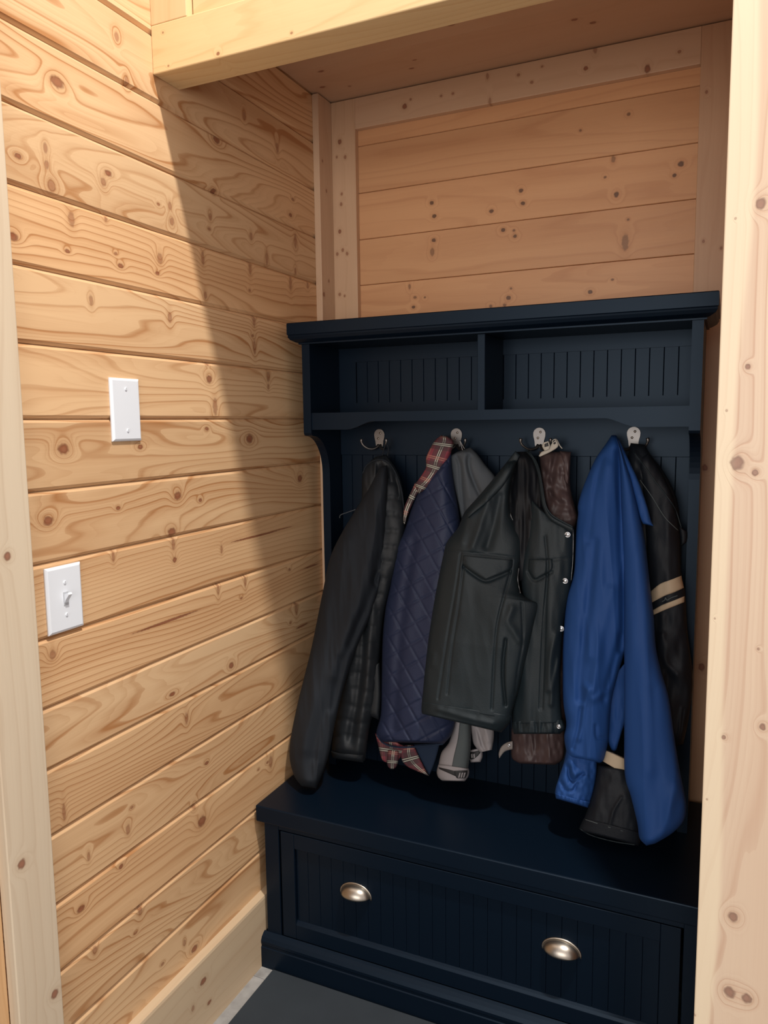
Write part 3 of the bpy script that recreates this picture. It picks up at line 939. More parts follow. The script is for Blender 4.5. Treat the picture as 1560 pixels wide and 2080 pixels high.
def cloth(name, L, R, Y, T, mat, parent, nx=30, ny=60, folds=(), quilt=None, wr=0.0, wrs=(40, 120), seed=1, p=2.4, back=0.4, ct=0.0, cb=0.0,
          on=None, lift=0.004, key=None, label=None, sw=0.0, sws=(26, 150)):
    """a hollow-looking closed cloth form: left and right outlines (photo px, top to bottom) set at depth Y (list along its length),
    front swelling T metres towards the room, folds = (polyline px, height m, width px)."""
    A, B = crom(L, ny + 1), crom(R, ny + 1)
    t = np.linspace(0, 1, ny + 1)[:, None]
    s = np.linspace(0, 1, nx + 1)[None, :]
    px = A[:, 0:1] * (1 - s) + B[:, 0:1] * s
    py = A[:, 1:2] * (1 - s) + B[:, 1:2] * s
    if on is not None:
        Yc = surfY(on, px, py) - lift
    else:
        if not isinstance(Y, (list, tuple)):
            Y = [Y, Y]
        yl = [v[0] if isinstance(v, (tuple, list)) else v for v in Y]
        yr = [v[1] if isinstance(v, (tuple, list)) else v for v in Y]
        kt = np.linspace(0, 1, len(Y))
        Yc = np.interp(t, kt, yl) * (1 - s) + np.interp(t, kt, yr) * s
    edge = np.maximum(0, 1 - np.abs(2 * s - 1) ** p) ** 0.5
    end = np.ones_like(t)
    if ct > 0:
        end = end * np.sqrt(np.clip(1 - (1 - np.clip(t / ct, 0, 1)) ** 2, 0, 1))
    if cb > 0:
        end = end * np.sqrt(np.clip(1 - (1 - np.clip((1 - t) / cb, 0, 1)) ** 2, 0, 1))
    e = edge * end
    h = T * e
    soft = np.minimum(1, e * 1.6)
    for (pts, amp, w) in folds:
        h = h + amp * np.exp(-(poly_dist(px, py, pts) / w) ** 2) * soft
    if wr:
        h = h + wr * soft * (vnoise(px / wrs[0] + 7.3, py / wrs[1] + 3.1, seed) + 0.5 * vnoise(px / wrs[0] * 2.3, py / wrs[1] * 2.1, seed + 1))
    if sw:      # creased cloth: folded-over noise gives sharp ridges
        q1 = 1 - 2 * np.abs(vnoise(px / sws[0] + 0.35 * py / sws[1] + 5.7, py / sws[1] + 9.1, seed + 21))
        q2 = 1 - 2 * np.abs(vnoise(px / sws[0] * 1.9 - 0.5 * py / sws[1], py / sws[1] * 1.6 + 2.2, seed + 22))
        h = h + sw * soft * (q1 + 0.45 * q2)
    if quilt:
        if quilt[0] == 'diamond':
            _, a1, p1, a2, p2, amp = quilt
            c1 = (px * math.sin(a1) - py * math.cos(a1)) / p1
            c2 = (px * math.sin(a2) - py * math.cos(a2)) / p2
            q = np.minimum(np.abs(np.sin(np.pi * c1)), np.abs(np.sin(np.pi * c2))) * 1.9
        else:
            _, a1, p1, amp = quilt
            c1 = (px * math.sin(a1) - py * math.cos(a1)) / p1 + 0.12 * vnoise(px / 25.0, py / 60.0, seed + 9)
            q = np.abs(np.sin(np.pi * c1))
        h = h + amp * (np.minimum(1, q * 1.5) ** 0.5 - 0.8) * soft
    front = PV(px, py, Yc - h)
    bk = PV(px, py, Yc)
    bk = bk + np.stack([np.zeros_like(e), np.maximum(0.0012, back * T * e), np.zeros_like(e)], -1)
    nF = (nx + 1) * (ny + 1)
    verts = np.vstack([front.reshape(-1, 3), bk.reshape(-1, 3)])
    faces = []
    W = nx + 1
    for j in range(ny):
        for i in range(nx):
            a = j * W + i
            faces.append((a, a + W, a + W + 1, a + 1))
            b = nF + a
            faces.append((b, b + 1, b + W + 1, b + W))
        a, b = j * W, nF + j * W
        faces.append((a, b, b + W, a + W))
        a, b = j * W + nx, nF + j * W + nx
        faces.append((a, a + W, b + W, b))
    for i in range(nx):
        faces.append((i, i + 1, nF + i + 1, nF + i))
        a = ny * W + i
        faces.append((a, nF + a, nF + a + 1, a + 1))
    me = bpy.data.meshes.new(name)
    me.from_pydata(verts.tolist(), [], faces)
    me.validate()
    for pl in me.polygons:
        pl.use_smooth = True
    # UV in metres (across, along)
    width = np.linalg.norm(front[:, -1] - front[:, 0], axis=1)[:, None]
    ln = float(np.linalg.norm(np.diff(front[:, nx // 2], axis=0), axis=1).sum())
    U = np.concatenate([((s - 0.5) * width).ravel()] * 2)
    V = np.concatenate([np.broadcast_to(t * ln, px.shape).ravel()] * 2)
    uvl = me.uv_layers.new(name='UVMap')
    li = np.empty(len(me.loops), dtype=np.int64)
    me.loops.foreach_get('vertex_index', li)
    uvl.data.foreach_set('uv', np.stack([U[li], V[li]], -1).ravel())
    o = link(name, me, mat, parent)
    if label:
        o['label'] = label
    if key:
        SURF[key] = (px.ravel(), py.ravel(), (Yc - h).ravel())
    return o


def cord(name, pts, r, mat, parent, on=None, lift=0.002, Y=None, n=40, label=None):
    q = crom(pts, n)
    if on is not None:
        ys = surfY(on, q[:, 0], q[:, 1]) - lift
    else:
        yy = Y if isinstance(Y, (list, tuple)) else [Y, Y]
        ys = np.interp(np.linspace(0, 1, n), np.linspace(0, 1, len(yy)), yy)
    w = PV(q[:, 0], q[:, 1], ys)
    o = link(name, tube_mesh(name, w.tolist(), r, 8), mat, parent)
    if label:
        o['label'] = label
    return o


def snap(x, y, on, parent, r=0.0055):
    Yv = float(surfY(on, x, y)[0]) - 0.002
    c = P(x, y, Yv)
    bm = bmesh.new()
    n, m = 20, 8
    vs = []
    for i in range(n):
        a = 2 * math.pi * i / n
        vs.append([bm.verts.new((c[0] + (r * 0.78 + r * 0.22 * math.cos(b)) * math.cos(a), c[1] - r * 0.25 * math.sin(b), c[2] + (r * 0.78 + r * 0.22 * math.cos(b)) * math.sin(a)))
                   for b in (2 * math.pi * k / m for k in range(m))])
    for i in range(n):
        for k in range(m):
            bm.faces.new((vs[i][k], vs[(i + 1) % n][k], vs[(i + 1) % n][(k + 1) % m], vs[i][(k + 1) % m]))
    r0 = bmesh.ops.create_uvsphere(bm, u_segments=14, v_segments=8, radius=r * 0.6)
    for v in r0['verts']:
        v.co = (c[0] + v.co.x, c[1] + v.co.y * 0.35, c[2] + v.co.z)
    o = link('snap_button', bm_mesh(bm, 'snap_button', True), M_STEEL, parent)
    return o


def hang(name, label, hook, dx):
    return thing(name, label, 'jacket' if 'vest' not in name else 'vest', (HOOKS[hook] + dx, 1.86, 1.20), 'coats hanging on the hooks')


R60, R150 = math.radians(61), math.radians(152)

# ---- 1 black jacket with puffer liner, first hook
g = hang('black_jacket', 'black jacket with puffer lining and long sleeve, nearest the plank wall', 0, 0.03)
cloth('body', [(742, 985), (735, 1060), (722, 1150), (700, 1250), (690, 1350), (682, 1440), (676, 1500), (674, 1532)],
      [(800, 960), (818, 1010), (822, 1075), (812, 1130), (795, 1190), (780, 1250), (771, 1330), (764, 1420), (750, 1480), (741, 1546)],
      [1.875, 1.84, 1.81, 1.80], 0.045, M_PUFF, g, 44, 130, quilt=('rows', math.radians(8), 33, 0.006), wr=0.004, wrs=(22, 60), seed=3, ct=0.05, cb=0.03, key='g1body',
      folds=[([(738, 1200), (735, 1350), (712, 1500)], -0.012, 9), ([(757, 1230), (740, 1420), (725, 1530)], 0.006, 10)])
cloth('hem_flap', [(752, 1360), (750, 1420), (746, 1452)], [(771, 1345), (773, 1410), (769, 1462)], [1.80, 1.79], 0.014, M_PUFF, g, 14, 24, wr=0.002, cb=0.1)
cloth('hem_band', [(672, 1525), (676, 1540)], [(741, 1530), (738, 1549)], 1.792, 0.034, M_PUFF, g, 24, 8, cb=0.4, ct=0.3)
cloth('sleeve', [(772, 948), (750, 990), (731, 1022), (696, 1079), (671, 1132), (656, 1200), (642, 1270), (630, 1327), (602, 1440), (588, 1524), (596, 1572), (612, 1597)],
      [(786, 945), (789, 1000), (784, 1070), (778, 1130), (770, 1190), (752, 1250), (723, 1320), (697, 1400), (680, 1470), (668, 1530), (657, 1566), (642, 1602)],
      [1.865, 1.815, 1.775, 1.74, 1.705], 0.048, M_BLKFAB, g, 70, 190, p=2.2, wr=0.004, wrs=(30, 130), seed=11, sw=0.0035, sws=(22, 120), ct=0.06, cb=0.03, key='g1sleeve',
      folds=[([(765, 1000), (745, 1150), (715, 1260), (680, 1370)], 0.009, 16), ([(775, 1130), (748, 1220), (712, 1310)], -0.009, 9),
             ([(700, 1100), (668, 1230), (640, 1380), (618, 1520)], 0.007, 15), ([(735, 1245), (700, 1335), (672, 1440)], -0.008, 8),
             ([(690, 1340), (658, 1450), (640, 1540)], -0.006, 10), ([(768, 1160), (760, 1178), (766, 1190)], -0.010, 5)])
cloth('collar', [(762, 928), (745, 945), (736, 966), (735, 1005), (733, 1040)], [(784, 924), (805, 955), (817, 990), (821, 1030), (822, 1072)],
      [1.89, 1.865, 1.85], 0.022, M_PUFF, g, 40, 50, wr=0.006, wrs=(12, 50), seed=21, ct=0.12, cb=0.05, key='g1col',
      folds=[([(775, 950), (770, 1000), (765, 1070)], -0.012, 8), ([(792, 960), (803, 1010), (806, 1065)], 0.007, 7)])
cord('piping', [(737, 962), (745, 945), (765, 934), (787, 938), (803, 960), (814, 990), (819, 1020), (820, 1050)], 0.0022, M_BLKFAB, g, on='g1col', lift=0.003)
cord('hanging_loop', [(776, 928), (780, 912), (785, 902), (789, 912), (787, 926)], 0.0016, M_BLKFAB, g, Y=[1.893, 1.893])
cord('drawcord', [(722, 1035), (705, 1041), (692, 1046), (690, 1052)], 0.0012, M_GREY, g, Y=[1.83, 1.85])

# ---- 2 navy quilted jacket with tartan collar, second hook
g = hang('quilted_jacket', 'navy diamond-quilted jacket with red tartan collar and lining', 1, -0.03)
cloth('body', [(850, 990), (845, 1006), (833, 1040), (820, 1080), (806, 1106), (799, 1140), (793, 1186), (783, 1235), (777, 1300), (775, 1380), (773, 1450), (764, 1490), (775, 1507)],
      [(916, 918), (921, 976), (930, 1030), (936, 1080), (938, 1150), (936, 1250), (933, 1350), (929, 1430), (925, 1465), (917, 1492), (902, 1511)],
      [1.875, 1.84, 1.815, 1.80, 1.80], 0.055, M_NAVY, g, 84, 250, quilt=('diamond', R60, 31, R150, 36, 0.0048), wr=0.0045, wrs=(45, 90), seed=31, ct=0.04, cb=0.012, key='g2body',
      folds=[([(905, 1000), (890, 1150), (880, 1300), (880, 1450)], 0.008, 22), ([(840, 1100), (820, 1220), (808, 1350), (800, 1480)], -0.008, 10)])
cord('hem_piping', [(766, 1492), (777, 1508), (803, 1517), (842, 1517), (875, 1514), (900, 1511)], 0.0022, M_NAVYIN, g, on='g2body', lift=0.0)
cloth('collar', [(896, 884), (881, 898), (866, 928), (865, 950), (852, 972), (844, 984), (848, 1000)], [(908, 886), (921, 898), (914, 924), (904, 947), (885, 978), (864, 995), (851, 1002)],
      [1.885, 1.85, 1.825], 0.020, M_TARTAN, g, 26, 60, ct=0.06, cb=0.06, key='g2col', folds=[([(918, 902), (898, 935), (872, 972), (852, 998)], 0.004, 6)], label='red tartan flannel collar')
cloth('lining_edge', [(843, 981), (823, 1026), (819, 1048), (820, 1064)], [(858, 990), (846, 1006), (830, 1040), (822, 1066)], [1.845, 1.835], 0.008, M_TARTAN, g, 10, 40)
cloth('lining_hem', [(762, 1490), (769, 1518), (776, 1543), (790, 1551)], [(815, 1512), (822, 1519), (815, 1535), (806, 1548)], [1.825, 1.82], 0.014, M_TARTAN, g, 20, 24, wr=0.003, wrs=(10, 20), cb=0.1, label='red tartan lining showing below the hem')
cloth('lining_cuff', [(788, 1524), (786, 1540), (787, 1555), (793, 1562)], [(810, 1526), (809, 1542), (806, 1556), (800, 1562)], [1.81, 1.805], 0.014, M_TARTAN, g, 14, 20, cb=0.15)
cloth('lining_corner', [(822, 1514), (814, 1534), (826, 1556), (868, 1575)], [(840, 1514), (852, 1540), (862, 1560), (871, 1576)], [1.822, 1.815], 0.008, M_TARTAN, g, 16, 30, wr=0.002, wrs=(14, 20))
cloth('inner_hem', [(836, 1513), (852, 1542), (868, 1572)], [(893, 1510), (884, 1545), (873, 1574)], [1.832, 1.828], 0.006, M_NAVYIN, g, 14, 24)

# ---- 3 grey jacket, second hook right prong
g = hang('grey_jacket', 'grey jacket with pale cuffs, mostly hidden behind the leather vest', 1, 0.03)
cloth('body', [(928, 918), (914, 928), (914, 946), (922, 989), (935, 1045), (945, 1110), (950, 1250), (955, 1400)],
      [(955, 909), (969, 922), (985, 944), (1006, 970), (1020, 1010), (1030, 1100), (1030, 1250), (1028, 1400)], [1.885, 1.855, 1.85, 1.85], 0.03, M_GREY, g, 50, 110,
      ct=0.08, key='g3', folds=[([(928, 928), (934, 945), (937, 990), (942, 1045)], -0.011, 4.5), ([(953, 928), (951, 938), (957, 965), (975, 1005)], -0.012, 5),
                                  ([(943, 925), (946, 960), (953, 1010)], 0.008, 8), ([(930, 921), (940, 917), (952, 921)], 0.006, 5)], wr=0.002, wrs=(20, 40))
cord('hanging_loop', [(940, 916), (936, 902), (934, 894), (938, 902), (944, 912)], 0.0014, M_NICKEL, g, Y=[1.885, 1.885])
cloth('sleeve', [(921, 1462), (913, 1505), (897, 1528), (890, 1556)], [(956, 1470), (956, 1500), (955, 1525), (950, 1566)], [1.835, 1.83], 0.03, M_LIGHT, g, 30, 40, key='g3s', label='pale grey sleeve')
cloth('sleeve_stripe', [(934, 1464), (930, 1500), (922, 1535), (917, 1561)], [(956, 1470), (956.5, 1500), (955.5, 1525), (950.5, 1565)], None, 0.002, M_SLATE, g, 16, 30, on='g3s', lift=0.0015, label='slate grey stripe down the sleeve')
cloth('cuff', [(890, 1553), (887, 1568), (890, 1579), (898, 1586)], [(952, 1562), (953, 1570), (950, 1579), (944, 1587)], [1.825, 1.823], 0.033, M_LIGHT, g, 30, 16, cb=0.06, key='g3c', p=2.6)
cloth('cuff_band', [(891, 1558.5), (892, 1562)], [(926, 1567), (926, 1577)], None, 0.0008, M_PRINT, g, 18, 4, on='g3c', lift=0.001)
cloth('cuff_tab', [(923, 1566), (924, 1574), (928, 1581)], [(949.5, 1565), (949, 1573), (945, 1581)], None, 0.0008, M_PRINT, g, 14, 8, on='g3c', lift=0.0015, label='black cuff tab with three pale bars', key='g3t')
for k in range(3):
    cloth('tab_bar', [(933 + 5 * k, 1570), (930.5 + 5 * k, 1580)], [(936 + 5 * k, 1569.5), (933.5 + 5 * k, 1579.5)], None, 0.0006, M_LIGHT, g, 4, 6, on='g3t', lift=0.0012)
cloth('sleeve', [(955, 1474), (960, 1505), (965, 1516), (975, 1528)], [(1002, 1470), (1003, 1495), (1001, 1512), (999, 1523)], [1.85, 1.845], 0.02, M_LIGHT, g, 26, 30, wr=0.004, wrs=(9, 30), seed=5,
      folds=[([(970, 1480), (978, 1505), (985, 1522)], -0.008, 4), ([(985, 1478), (992, 1505)], 0.005, 5)])
cloth('cuff', [(953, 1524), (952, 1538), (956, 1549)], [(979, 1520), (980, 1536), (976, 1548)], [1.865, 1.86], 0.014, M_LIGHT, g, 16, 14, cb=0.1, key='g3c2')
cloth('cuff_tab', [(953, 1529), (954, 1540), (957, 1543)], [(978, 1524), (972, 1534), (962, 1542)], None, 0.0008, M_PRINT, g, 10, 6, on='g3c2', lift=0.001, key='g3t2')
for k in range(2):
    cloth('tab_bar', [(956 + 5 * k, 1532), (957 + 5 * k, 1540)], [(959 + 5 * k, 1531), (960 + 5 * k, 1539)], None, 0.0006, M_LIGHT, g, 4, 6, on='g3t2', lift=0.0012)

# ---- 4 brown quilted jacket behind the vest, third hook
g = hang('brown_jacket', 'brown quilted satin jacket tucked behind the black leather vest', 2, 0.02)
cloth('body', [(1095, 917), (1098, 960), (1102, 1010), (1110, 1080), (1080, 1200), (1060, 1350), (1045, 1480)], [(1160, 918), (1158, 985), (1169, 1034), (1173, 1055), (1165, 1090), (1155, 1250), (1150, 1480)],
      [1.885, 1.85, 1.835, 1.83, 1.83], 0.03, M_BROWN, g, 50, 130, wr=0.005, wrs=(16, 26), seed=41, sw=0.0035, sws=(24, 18), ct=0.05, key='g5',
      folds=[([(1128, 925), (1122, 960), (1118, 1010)], -0.010, 6), ([(1140, 925), (1150, 980), (1160, 1030)], 0.006, 7), ([(1110, 960), (1130, 985), (1155, 1000)], -0.006, 6), ([(1115, 1000), (1135, 1020), (1160, 1030)], -0.006, 5)])
cloth('collar', [(1137, 916), (1140, 940), (1146, 975)], [(1160, 918), (1158, 950), (1156, 985)], [1.875, 1.85], 0.016, M_BROWN, g, 20, 30, ct=0.15, wr=0.003, wrs=(8, 20))
cloth('hem', [(1039, 1480), (1038, 1515), (1040, 1540), (1056, 1551)], [(1146, 1480), (1147, 1520), (1143, 1543), (1127, 1554)], [1.83, 1.825], 0.028, M_BROWN, g, 50, 40, wr=0.004, wrs=(12, 30), seed=45, sw=0.003, sws=(16, 40), cb=0.12,
      folds=[([(1062, 1490), (1070, 1545)], 0.006, 8), ([(1085, 1490), (1090, 1550)], -0.008, 6), ([(1112, 1490), (1118, 1548)], 0.006, 9)])
cloth('snap_tab', [(1014, 1540), (1013, 1530), (1018, 1517), (1028, 1509), (1041, 1505)], [(1015, 1540), (1019, 1534), (1025, 1527), (1032, 1524), (1041, 1522)], [1.815, 1.81], 0.004, M_TABGREY, g, 10, 24, key='g5t')
snap(1034, 1514, 'g5t', g, 0.0045)
cloth('neck_label', [(1122, 899), (1112, 912), (1100, 918), (1094, 926)], [(1130, 893), (1134, 906), (1120, 917), (1097, 928)], [1.868, 1.862], 0.003, M_LABEL, g, 12, 20, key='g5l', label='pale woven neck label')
cloth('neck_label', [(1104, 899), (1101, 906), (1106, 916)], [(1114, 896), (1117, 904), (1116, 912)], [1.862, 1.86], 0.003, M_LABEL, g, 10, 10, key='g5m')
cloth('label_print', [(1106, 902), (1106, 908)], [(1113, 899), (1114, 906)], None, 0.0005, M_PRINT, g, 6, 5, on='g5m', lift=0.001)
cloth('label_print', [(1124, 900), (1125, 903)], [(1128, 897), (1129, 901)], None, 0.0005, M_PRINT, g, 4, 4, on='g5l', lift=0.001)
cord('hanging_loop', [(1126, 905), (1122, 896), (1130, 893), (1137, 905), (1142, 911)], 0.0013, M_LABEL, g, Y=[1.872, 1.872])

# ---- 5 black leather vest, third hook
g = hang('leather_vest', 'black leather vest with flap pockets, snap buttons and zipper', 2, -0.03)
cloth('lining', [(1046, 918), (1030, 942), (1020, 1000), (1025, 1080), (1050, 1180)], [(1076, 917), (1096, 955), (1104, 1000), (1112, 1045), (1110, 1180)], [1.875, 1.83, 1.80, 1.79], 0.028, M_LINING, g, 44, 80, wr=0.005, wrs=(10, 60), seed=51, ct=0.08, key='vl',
      folds=[([(1055, 930), (1050, 990), (1048, 1050)], 0.006, 7), ([(1068, 930), (1072, 990), (1080, 1050)], 0.007, 6), ([(1040, 960), (1040, 1020)], -0.006, 6)], label='dark satin lining inside the vest')
cloth('front_panel', [(1078, 1010), (1070, 1080), (1058, 1160), (1062, 1240), (1050, 1330), (1040, 1430), (1041, 1470)], [(1112, 1048), (1140, 1062), (1165, 1072), (1165, 1130), (1158, 1200), (1146, 1262), (1139, 1350), (1139, 1430), (1143, 1468)],
      [1.815, 1.785, 1.77, 1.765], 0.040, M_LEATHER, g, 56, 170, wr=0.004, wrs=(24, 110), seed=53, key='vr', ct=0.03, p=3.0,
      folds=[([(1108, 1090), (1112, 1160), (1104, 1260), (1096, 1440)], -0.004, 2.2), ([(1113, 1140), (1108, 1260), (1101, 1440)], -0.004, 2.2), ([(1066, 1134), (1120, 1137), (1162, 1132)], -0.003, 2), ([(1073, 1162), (1087, 1179), (1121, 1162)], -0.006, 3),
             ([(1130, 1290), (1118, 1340), (1115, 1400)], 0.006, 7), ([(1136, 1340), (1124, 1390), (1120, 1430)], 0.006, 5)])
cloth('hem_band', [(1040, 1466), (1040, 1480), (1044, 1491)], [(1144, 1462), (1149, 1478), (1138, 1491)], [1.765, 1.765], 0.040, M_LEATHER, g, 60, 16, wr=0.004, wrs=(6, 40), seed=54, key='vrh', p=3.0, cb=0.1)
cloth('pocket_flap', [(1074, 1136), (1074, 1160), (1086, 1176)], [(1122, 1136), (1120, 1158), (1092, 1174)], None, 0.005, M_LEATHER, g, 24, 16, on='vr', lift=0.001)
cloth('front_panel', [(1030, 938), (1006, 969), (985, 994), (968, 1014), (944, 1040), (930, 1072), (908, 1101), (900, 1130), (893, 1164), (885, 1205), (875, 1266), (866, 1333), (858, 1413), (856.5, 1432)],
      [(1050, 935), (1038, 985), (1036, 1030), (1046, 1063), (1060, 1097), (1059, 1132), (1053, 1165), (1058, 1204), (1082, 1220), (1096, 1229), (1087, 1266), (1073, 1326), (1057, 1390), (1042, 1440), (1037, 1460)],
      [1.84, 1.80, 1.765, 1.745, 1.74], 0.052, M_LEATHER, g, 100, 230, wr=0.005, wrs=(60, 160), seed=55, sw=0.0012, sws=(40, 90), key='vf', p=3.4, ct=0.05, back=0.5,
      folds=[([(936, 1125), (925, 1200), (908, 1300), (890, 1420)], -0.004, 2.2), ([(943, 1140), (932, 1230), (918, 1320), (909, 1410)], -0.004, 2.2),
             ([(912, 1116), (945, 1122), (1000, 1127), (1057, 1134)], -0.0035, 2), ([(1040, 1139), (1036, 1165), (1024, 1210), (1010, 1270), (1004, 1340), (999, 1440)], -0.005, 2.4),
             ([(1060, 1225), (1062, 1300), (1052, 1360), (1046, 1410)], -0.004, 2), ([(985, 1005), (950, 1045), (938, 1100)], 0.006, 9), ([(1015, 1010), (1005, 1060), (990, 1110)], -0.008, 9), ([(990, 1020), (975, 1070), (960, 1110)], 0.006, 8),
             ([(1040, 1235), (1032, 1262), (1045, 1285), (1055, 1300)], 0.006, 8), ([(880, 1330), (878, 1350)], 0.003, 6), ([(1027, 1300), (1022.5, 1340), (1022, 1380), (1026.5, 1432)], -0.012, 3.0), ([(942, 1151), (962, 1167), (986, 1180), (1012, 1172), (1036, 1161)], -0.007, 3.5)])
cloth('hem_band', [(856.5, 1426), (856, 1441), (857, 1450)], [(1039, 1454), (1035, 1469), (1018, 1488)], [1.741, 1.741], 0.053, M_LEATHER, g, 100, 18, wr=0.003, wrs=(30, 60), seed=57, key='vfh', p=3.4, cb=0.08, back=0.5,
      folds=[([(890, 1440), (950, 1458), (1000, 1470)], 0.004, 6)])
cloth('shoulder_band', [(1047, 916), (1024, 945), (1000, 975), (972, 1008), (945, 1038)], [(1056, 925), (1038, 962), (1015, 995), (985, 1024), (951, 1052)], None, 0.007, M_LEATHER, g, 16, 60, on=['vf', 'vl'], lift=0.004, ct=0.1)
cloth('collar', [(1066, 914), (1082, 935), (1092, 965), (1097, 1000), (1103, 1032), (1120, 1058), (1163, 1082)], [(1077, 917), (1096, 952), (1104, 996), (1109, 1026), (1120, 1046), (1142, 1059), (1164, 1070)], [1.855, 1.815, 1.785, 1.765, 1.765], 0.010, M_LEATHER, g, 14, 80, ct=0.05, key='vc')
cord('piping', [(1074, 916), (1092, 945), (1101, 985), (1108, 1025), (1120, 1045), (1142, 1059), (1163, 1070)], 0.0020, M_LEATHER, g, on='vc', lift=0.002)
cloth('pocket_flap', [(941, 1128), (943, 1150), (985, 1177)], [(1041, 1138), (1035, 1158), (990, 1176)], None, 0.006, M_LEATHER, g, 34, 22, on='vf', lift=0.003, label='pointed chest pocket flap')
cord('zipper', [(1040, 1033), (1037, 1045), (1046, 1065), (1056, 1085), (1060, 1105), (1058, 1132), (1053, 1160), (1052, 1180), (1057, 1205)], 0.0014, M_ZIP, g, on='vf', lift=0.004, label='metal front zipper')
cord('zipper', [(1164, 1074), (1164.5, 1100), (1163.5, 1137), (1160, 1180)], 0.0012, M_ZIP, g, on='vr', lift=0.003)
for (x, y) in ((1153, 1086), (1148, 1180), (1140, 1277)):
    snap(x, y, 'vr', g, 0.0074)
snap(1135, 1476, 'vrh', g, 0.0055)

# ---- 6 black biker jacket, fourth hook
g = hang('biker_jacket', 'black leather biker jacket with cream sleeve stripes behind the blue jacket', 3, 0.03)
cloth('body', [(1281, 900), (1270, 960), (1262, 1050), (1260, 1200), (1262, 1350), (1265, 1500)], [(1309, 903), (1323, 926), (1348, 958), (1374, 1011), (1382, 1071), (1384, 1130), (1380, 1260), (1384, 1400), (1388, 1500)],
      [1.885, 1.86, 1.85, 1.85], 0.03, M_BIKER, g, 50, 140, ct=0.06, wr=0.004, wrs=(26, 70), seed=61, sw=0.002, sws=(26, 60), key='b1', folds=[([(1288, 919), (1309, 947), (1335, 980), (1372, 1030)], 0.006, 6), ([(1300, 960), (1335, 1030), (1375, 1085)], 0.005, 6)])
cloth('collar_tab', [(1376, 1065), (1380, 1090), (1381, 1112)], [(1396, 1080), (1396, 1092), (1394, 1102)], [1.86, 1.86], 0.012, M_BIKER, g, 12, 16, ct=0.1, cb=0.1)
cloth('sleeve', [(1296, 930), (1303, 1000), (1310, 1075), (1312, 1120), (1316, 1200), (1322, 1290), (1330, 1380), (1345, 1450), (1362, 1520)], [(1316, 918), (1345, 962), (1368, 1012), (1380, 1085), (1384, 1165), (1392, 1205), (1396, 1280), (1407, 1377), (1400, 1450), (1388, 1512)],
      [1.87, 1.845, 1.825, 1.82, 1.82], 0.036, M_BIKER, g, 44, 170, ct=0.04, cb=0.05, wr=0.005, wrs=(24, 60), seed=63, key='b2', folds=[([(1345, 1290), (1350, 1340), (1372, 1370)], 0.008, 8), ([(1385, 1440), (1378, 1500)], 0.004, 4), ([(1392, 1445), (1384, 1505)], 0.004, 3)])
cord('seam_highlight', [(1288, 919), (1309, 947), (1335, 983), (1356, 1010), (1372, 1035), (1384, 1072)], 0.0014, M_LEATHER, g, on=['b1', 'b2'], lift=0.002)  # paler cords along the lapel seams, their highlights put into the colour
cord('seam_highlight', [(1300, 975), (1325, 1010), (1350, 1050), (1378, 1078)], 0.0010, M_SLATE, g, on=['b1', 'b2'], lift=0.002)
cloth('sleeve_stripe', [(1322, 1201), (1341, 1186), (1362, 1178), (1384, 1169.5)], [(1324, 1224), (1351, 1210), (1370, 1203), (1389, 1194)], None, 0.002, M_CREAM, g, 10, 26, on='b2', lift=0.0035, label='broad cream leather stripe')
cloth('sleeve_stripe', [(1325, 1240), (1345, 1229), (1368, 1220), (1390.5, 1211)], [(1328, 1249), (1348, 1240), (1368, 1232), (1390, 1223)], None, 0.002, M_CREAM, g, 8, 26, on='b2', lift=0.0035, label='narrow cream leather stripe')
cord('logo_stitch', [(1345, 1222), (1350, 1219), (1352, 1214), (1355, 1219), (1364, 1214), (1376, 1210)], 0.0011, M_SLATE, g, on='b2', lift=0.002)
cloth('lower_sleeve', [(1214, 1552), (1207, 1597), (1197, 1633), (1186, 1664)], [(1272, 1560), (1290, 1600), (1298, 1650), (1300, 1700)], [1.755, 1.735, 1.725], 0.034, M_BIKER, g, 40, 60, ct=0.06, wr=0.003, wrs=(20, 40), seed=67, key='b3', folds=[([(1262, 1620), (1245, 1650), (1236, 1690)], 0.004, 3)])
cloth('lower_cuff', [(1186, 1662), (1177, 1682), (1180, 1688)], [(1301, 1692), (1301, 1706), (1297, 1718)], [1.724, 1.722], 0.036, M_BIKER, g, 40, 14, cb=0.15, key='b4')
cord('cuff_edge', [(1177, 1683), (1202, 1697), (1246, 1709), (1290, 1716)], 0.0014, M_LEATHER, g, on='b4', lift=0.001)
cord('cuff_stitch', [(1187, 1664), (1215, 1673), (1250, 1684), (1295, 1695)], 0.0010, M_SLATE, g, on='b3', lift=0.002)
cloth('sleeve_stripe', [(1229, 1524), (1224, 1546)], [(1275, 1545), (1275, 1576)], [1.75, 1.745], 0.020, M_CREAM, g, 20, 12, label='cream leather stripe near the cuff')

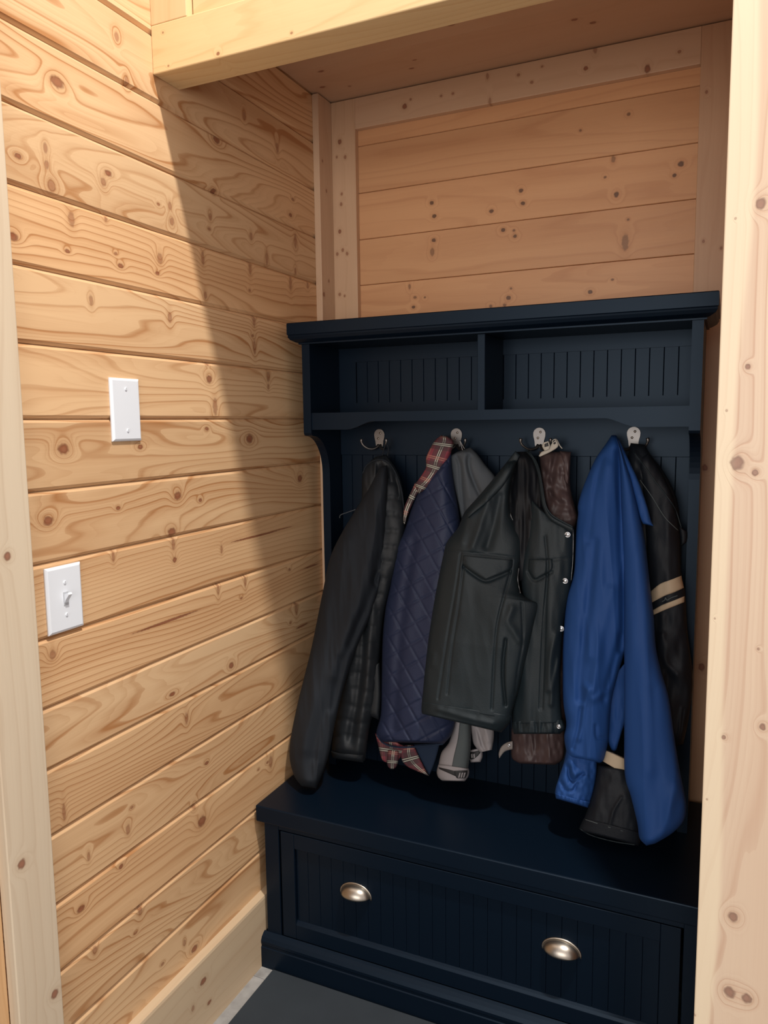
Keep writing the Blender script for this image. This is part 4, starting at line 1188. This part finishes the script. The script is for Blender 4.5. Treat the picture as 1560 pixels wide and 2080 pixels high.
# ---- 7 blue jacket, fourth hook
g = hang('blue_jacket', 'royal blue nylon jacket with long hanging sleeve by the right post', 3, -0.02)
cloth('back_hem', [(1225, 1400), (1232, 1490), (1240, 1520), (1247, 1527)], [(1275, 1340), (1272, 1450), (1262, 1490), (1252, 1524)], [1.775, 1.77], 0.012, M_BLUE, g, 22, 50, wr=0.003, wrs=(14, 50), cb=0.1)
cloth('cuff_sleeve', [(1152, 1515), (1146, 1545), (1135, 1580), (1127.5, 1606), (1129, 1621)], [(1212, 1530), (1212, 1565), (1207, 1600), (1200, 1626), (1193, 1639)], [1.755, 1.745, 1.735], 0.034, M_BLUE, g, 44, 70, wr=0.005, wrs=(14, 24), seed=73, cb=0.05, ct=0.04, key='bcs',
      folds=[([(1155, 1560), (1157, 1578), (1166, 1585), (1185, 1572)], -0.010, 4), ([(1160, 1552), (1166, 1570)], 0.010, 8), ([(1140, 1590), (1148, 1604), (1163, 1606), (1172, 1592)], -0.006, 3.5)])
cloth('cuff_hem', [(1127, 1610), (1129, 1622)], [(1200, 1628), (1194, 1641)], [1.733, 1.733], 0.034, M_BLUE, g, 50, 8, wr=0.003, wrs=(4, 30), seed=74, cb=0.3, ct=0.2)
cloth('body', [(1242, 884), (1231, 901), (1208, 935), (1185, 988), (1174, 1025), (1174, 1045), (1170, 1080), (1166, 1162), (1151, 1219), (1144, 1300), (1143, 1360), (1144, 1426), (1150, 1470), (1146, 1499), (1153, 1539)],
      [(1252, 884), (1262, 905), (1281, 945), (1292, 985), (1300, 1040), (1304, 1115), (1306, 1200), (1298, 1260), (1276, 1310), (1258, 1360), (1242, 1426), (1236, 1499), (1228, 1540), (1219, 1550)],
      [1.885, 1.83, 1.785, 1.765, 1.755, 1.75], 0.052, M_BLUE, g, 90, 230, wr=0.005, wrs=(34, 160), seed=71, sw=0.003, sws=(34, 150), ct=0.04, cb=0.012, key='bb',
      folds=[([(1258, 919), (1260, 1011), (1263, 1127), (1267, 1242), (1262, 1320)], -0.014, 8), ([(1225, 930), (1205, 1010), (1195, 1100)], -0.006, 7), ([(1235, 950), (1228, 1080), (1215, 1200), (1200, 1330)], 0.010, 16),
             ([(1208, 1100), (1195, 1220), (1183, 1330), (1178, 1420)], -0.009, 9), ([(1240, 1200), (1222, 1300), (1205, 1400)], 0.010, 12), ([(1262, 1290), (1240, 1370), (1226, 1420)], -0.007, 7), ([(1180, 1440), (1175, 1480), (1164, 1520)], -0.008, 5),
             ([(1190, 1395), (1204, 1420), (1230, 1405)], 0.007, 8), ([(1210, 1475), (1213, 1498), (1230, 1500)], -0.005, 4), ([(1195, 1400), (1186, 1440), (1176, 1500)], 0.006, 6), ([(1285, 960), (1285, 1080), (1290, 1200)], 0.008, 10)])
cloth('sleeve', [(1249, 888), (1256, 919), (1260, 1011), (1264, 1127), (1267, 1242), (1268, 1353), (1268, 1475), (1269, 1572), (1281, 1617), (1294, 1670), (1299, 1702), (1313, 1718)],
      [(1253, 888), (1274, 945), (1288, 990), (1300, 1045), (1312, 1115), (1321, 1196), (1328, 1254), (1332, 1312), (1342, 1360), (1358, 1416), (1370, 1499), (1380, 1560), (1392, 1621), (1394, 1645), (1388, 1669), (1365, 1693), (1330, 1714)],
      [1.872, 1.81, 1.765, 1.73, 1.705, 1.69, 1.68], 0.050, M_BLUE, g, 60, 230, wr=0.004, wrs=(40, 180), seed=77, sw=0.0022, sws=(34, 220), ct=0.03, cb=0.025, key='bs', p=2.2,
      folds=[([(1300, 1130), (1310, 1250), (1315, 1400), (1322, 1560)], 0.006, 18), ([(1330, 1400), (1332, 1550), (1345, 1680)], -0.005, 12), ([(1375, 1600), (1360, 1640), (1345, 1700)], 0.005, 10)])
cloth('collar', [(1250, 886), (1262, 925), (1278, 965), (1290, 1010), (1300, 1050), (1306, 1064)], [(1258, 893), (1280, 940), (1297, 977), (1313, 1023), (1322, 1056), (1328, 1069)], [1.87, 1.825, 1.79, 1.775], 0.012, M_BLUE, g, 18, 70, ct=0.05, cb=0.03, wr=0.002, wrs=(12, 30))
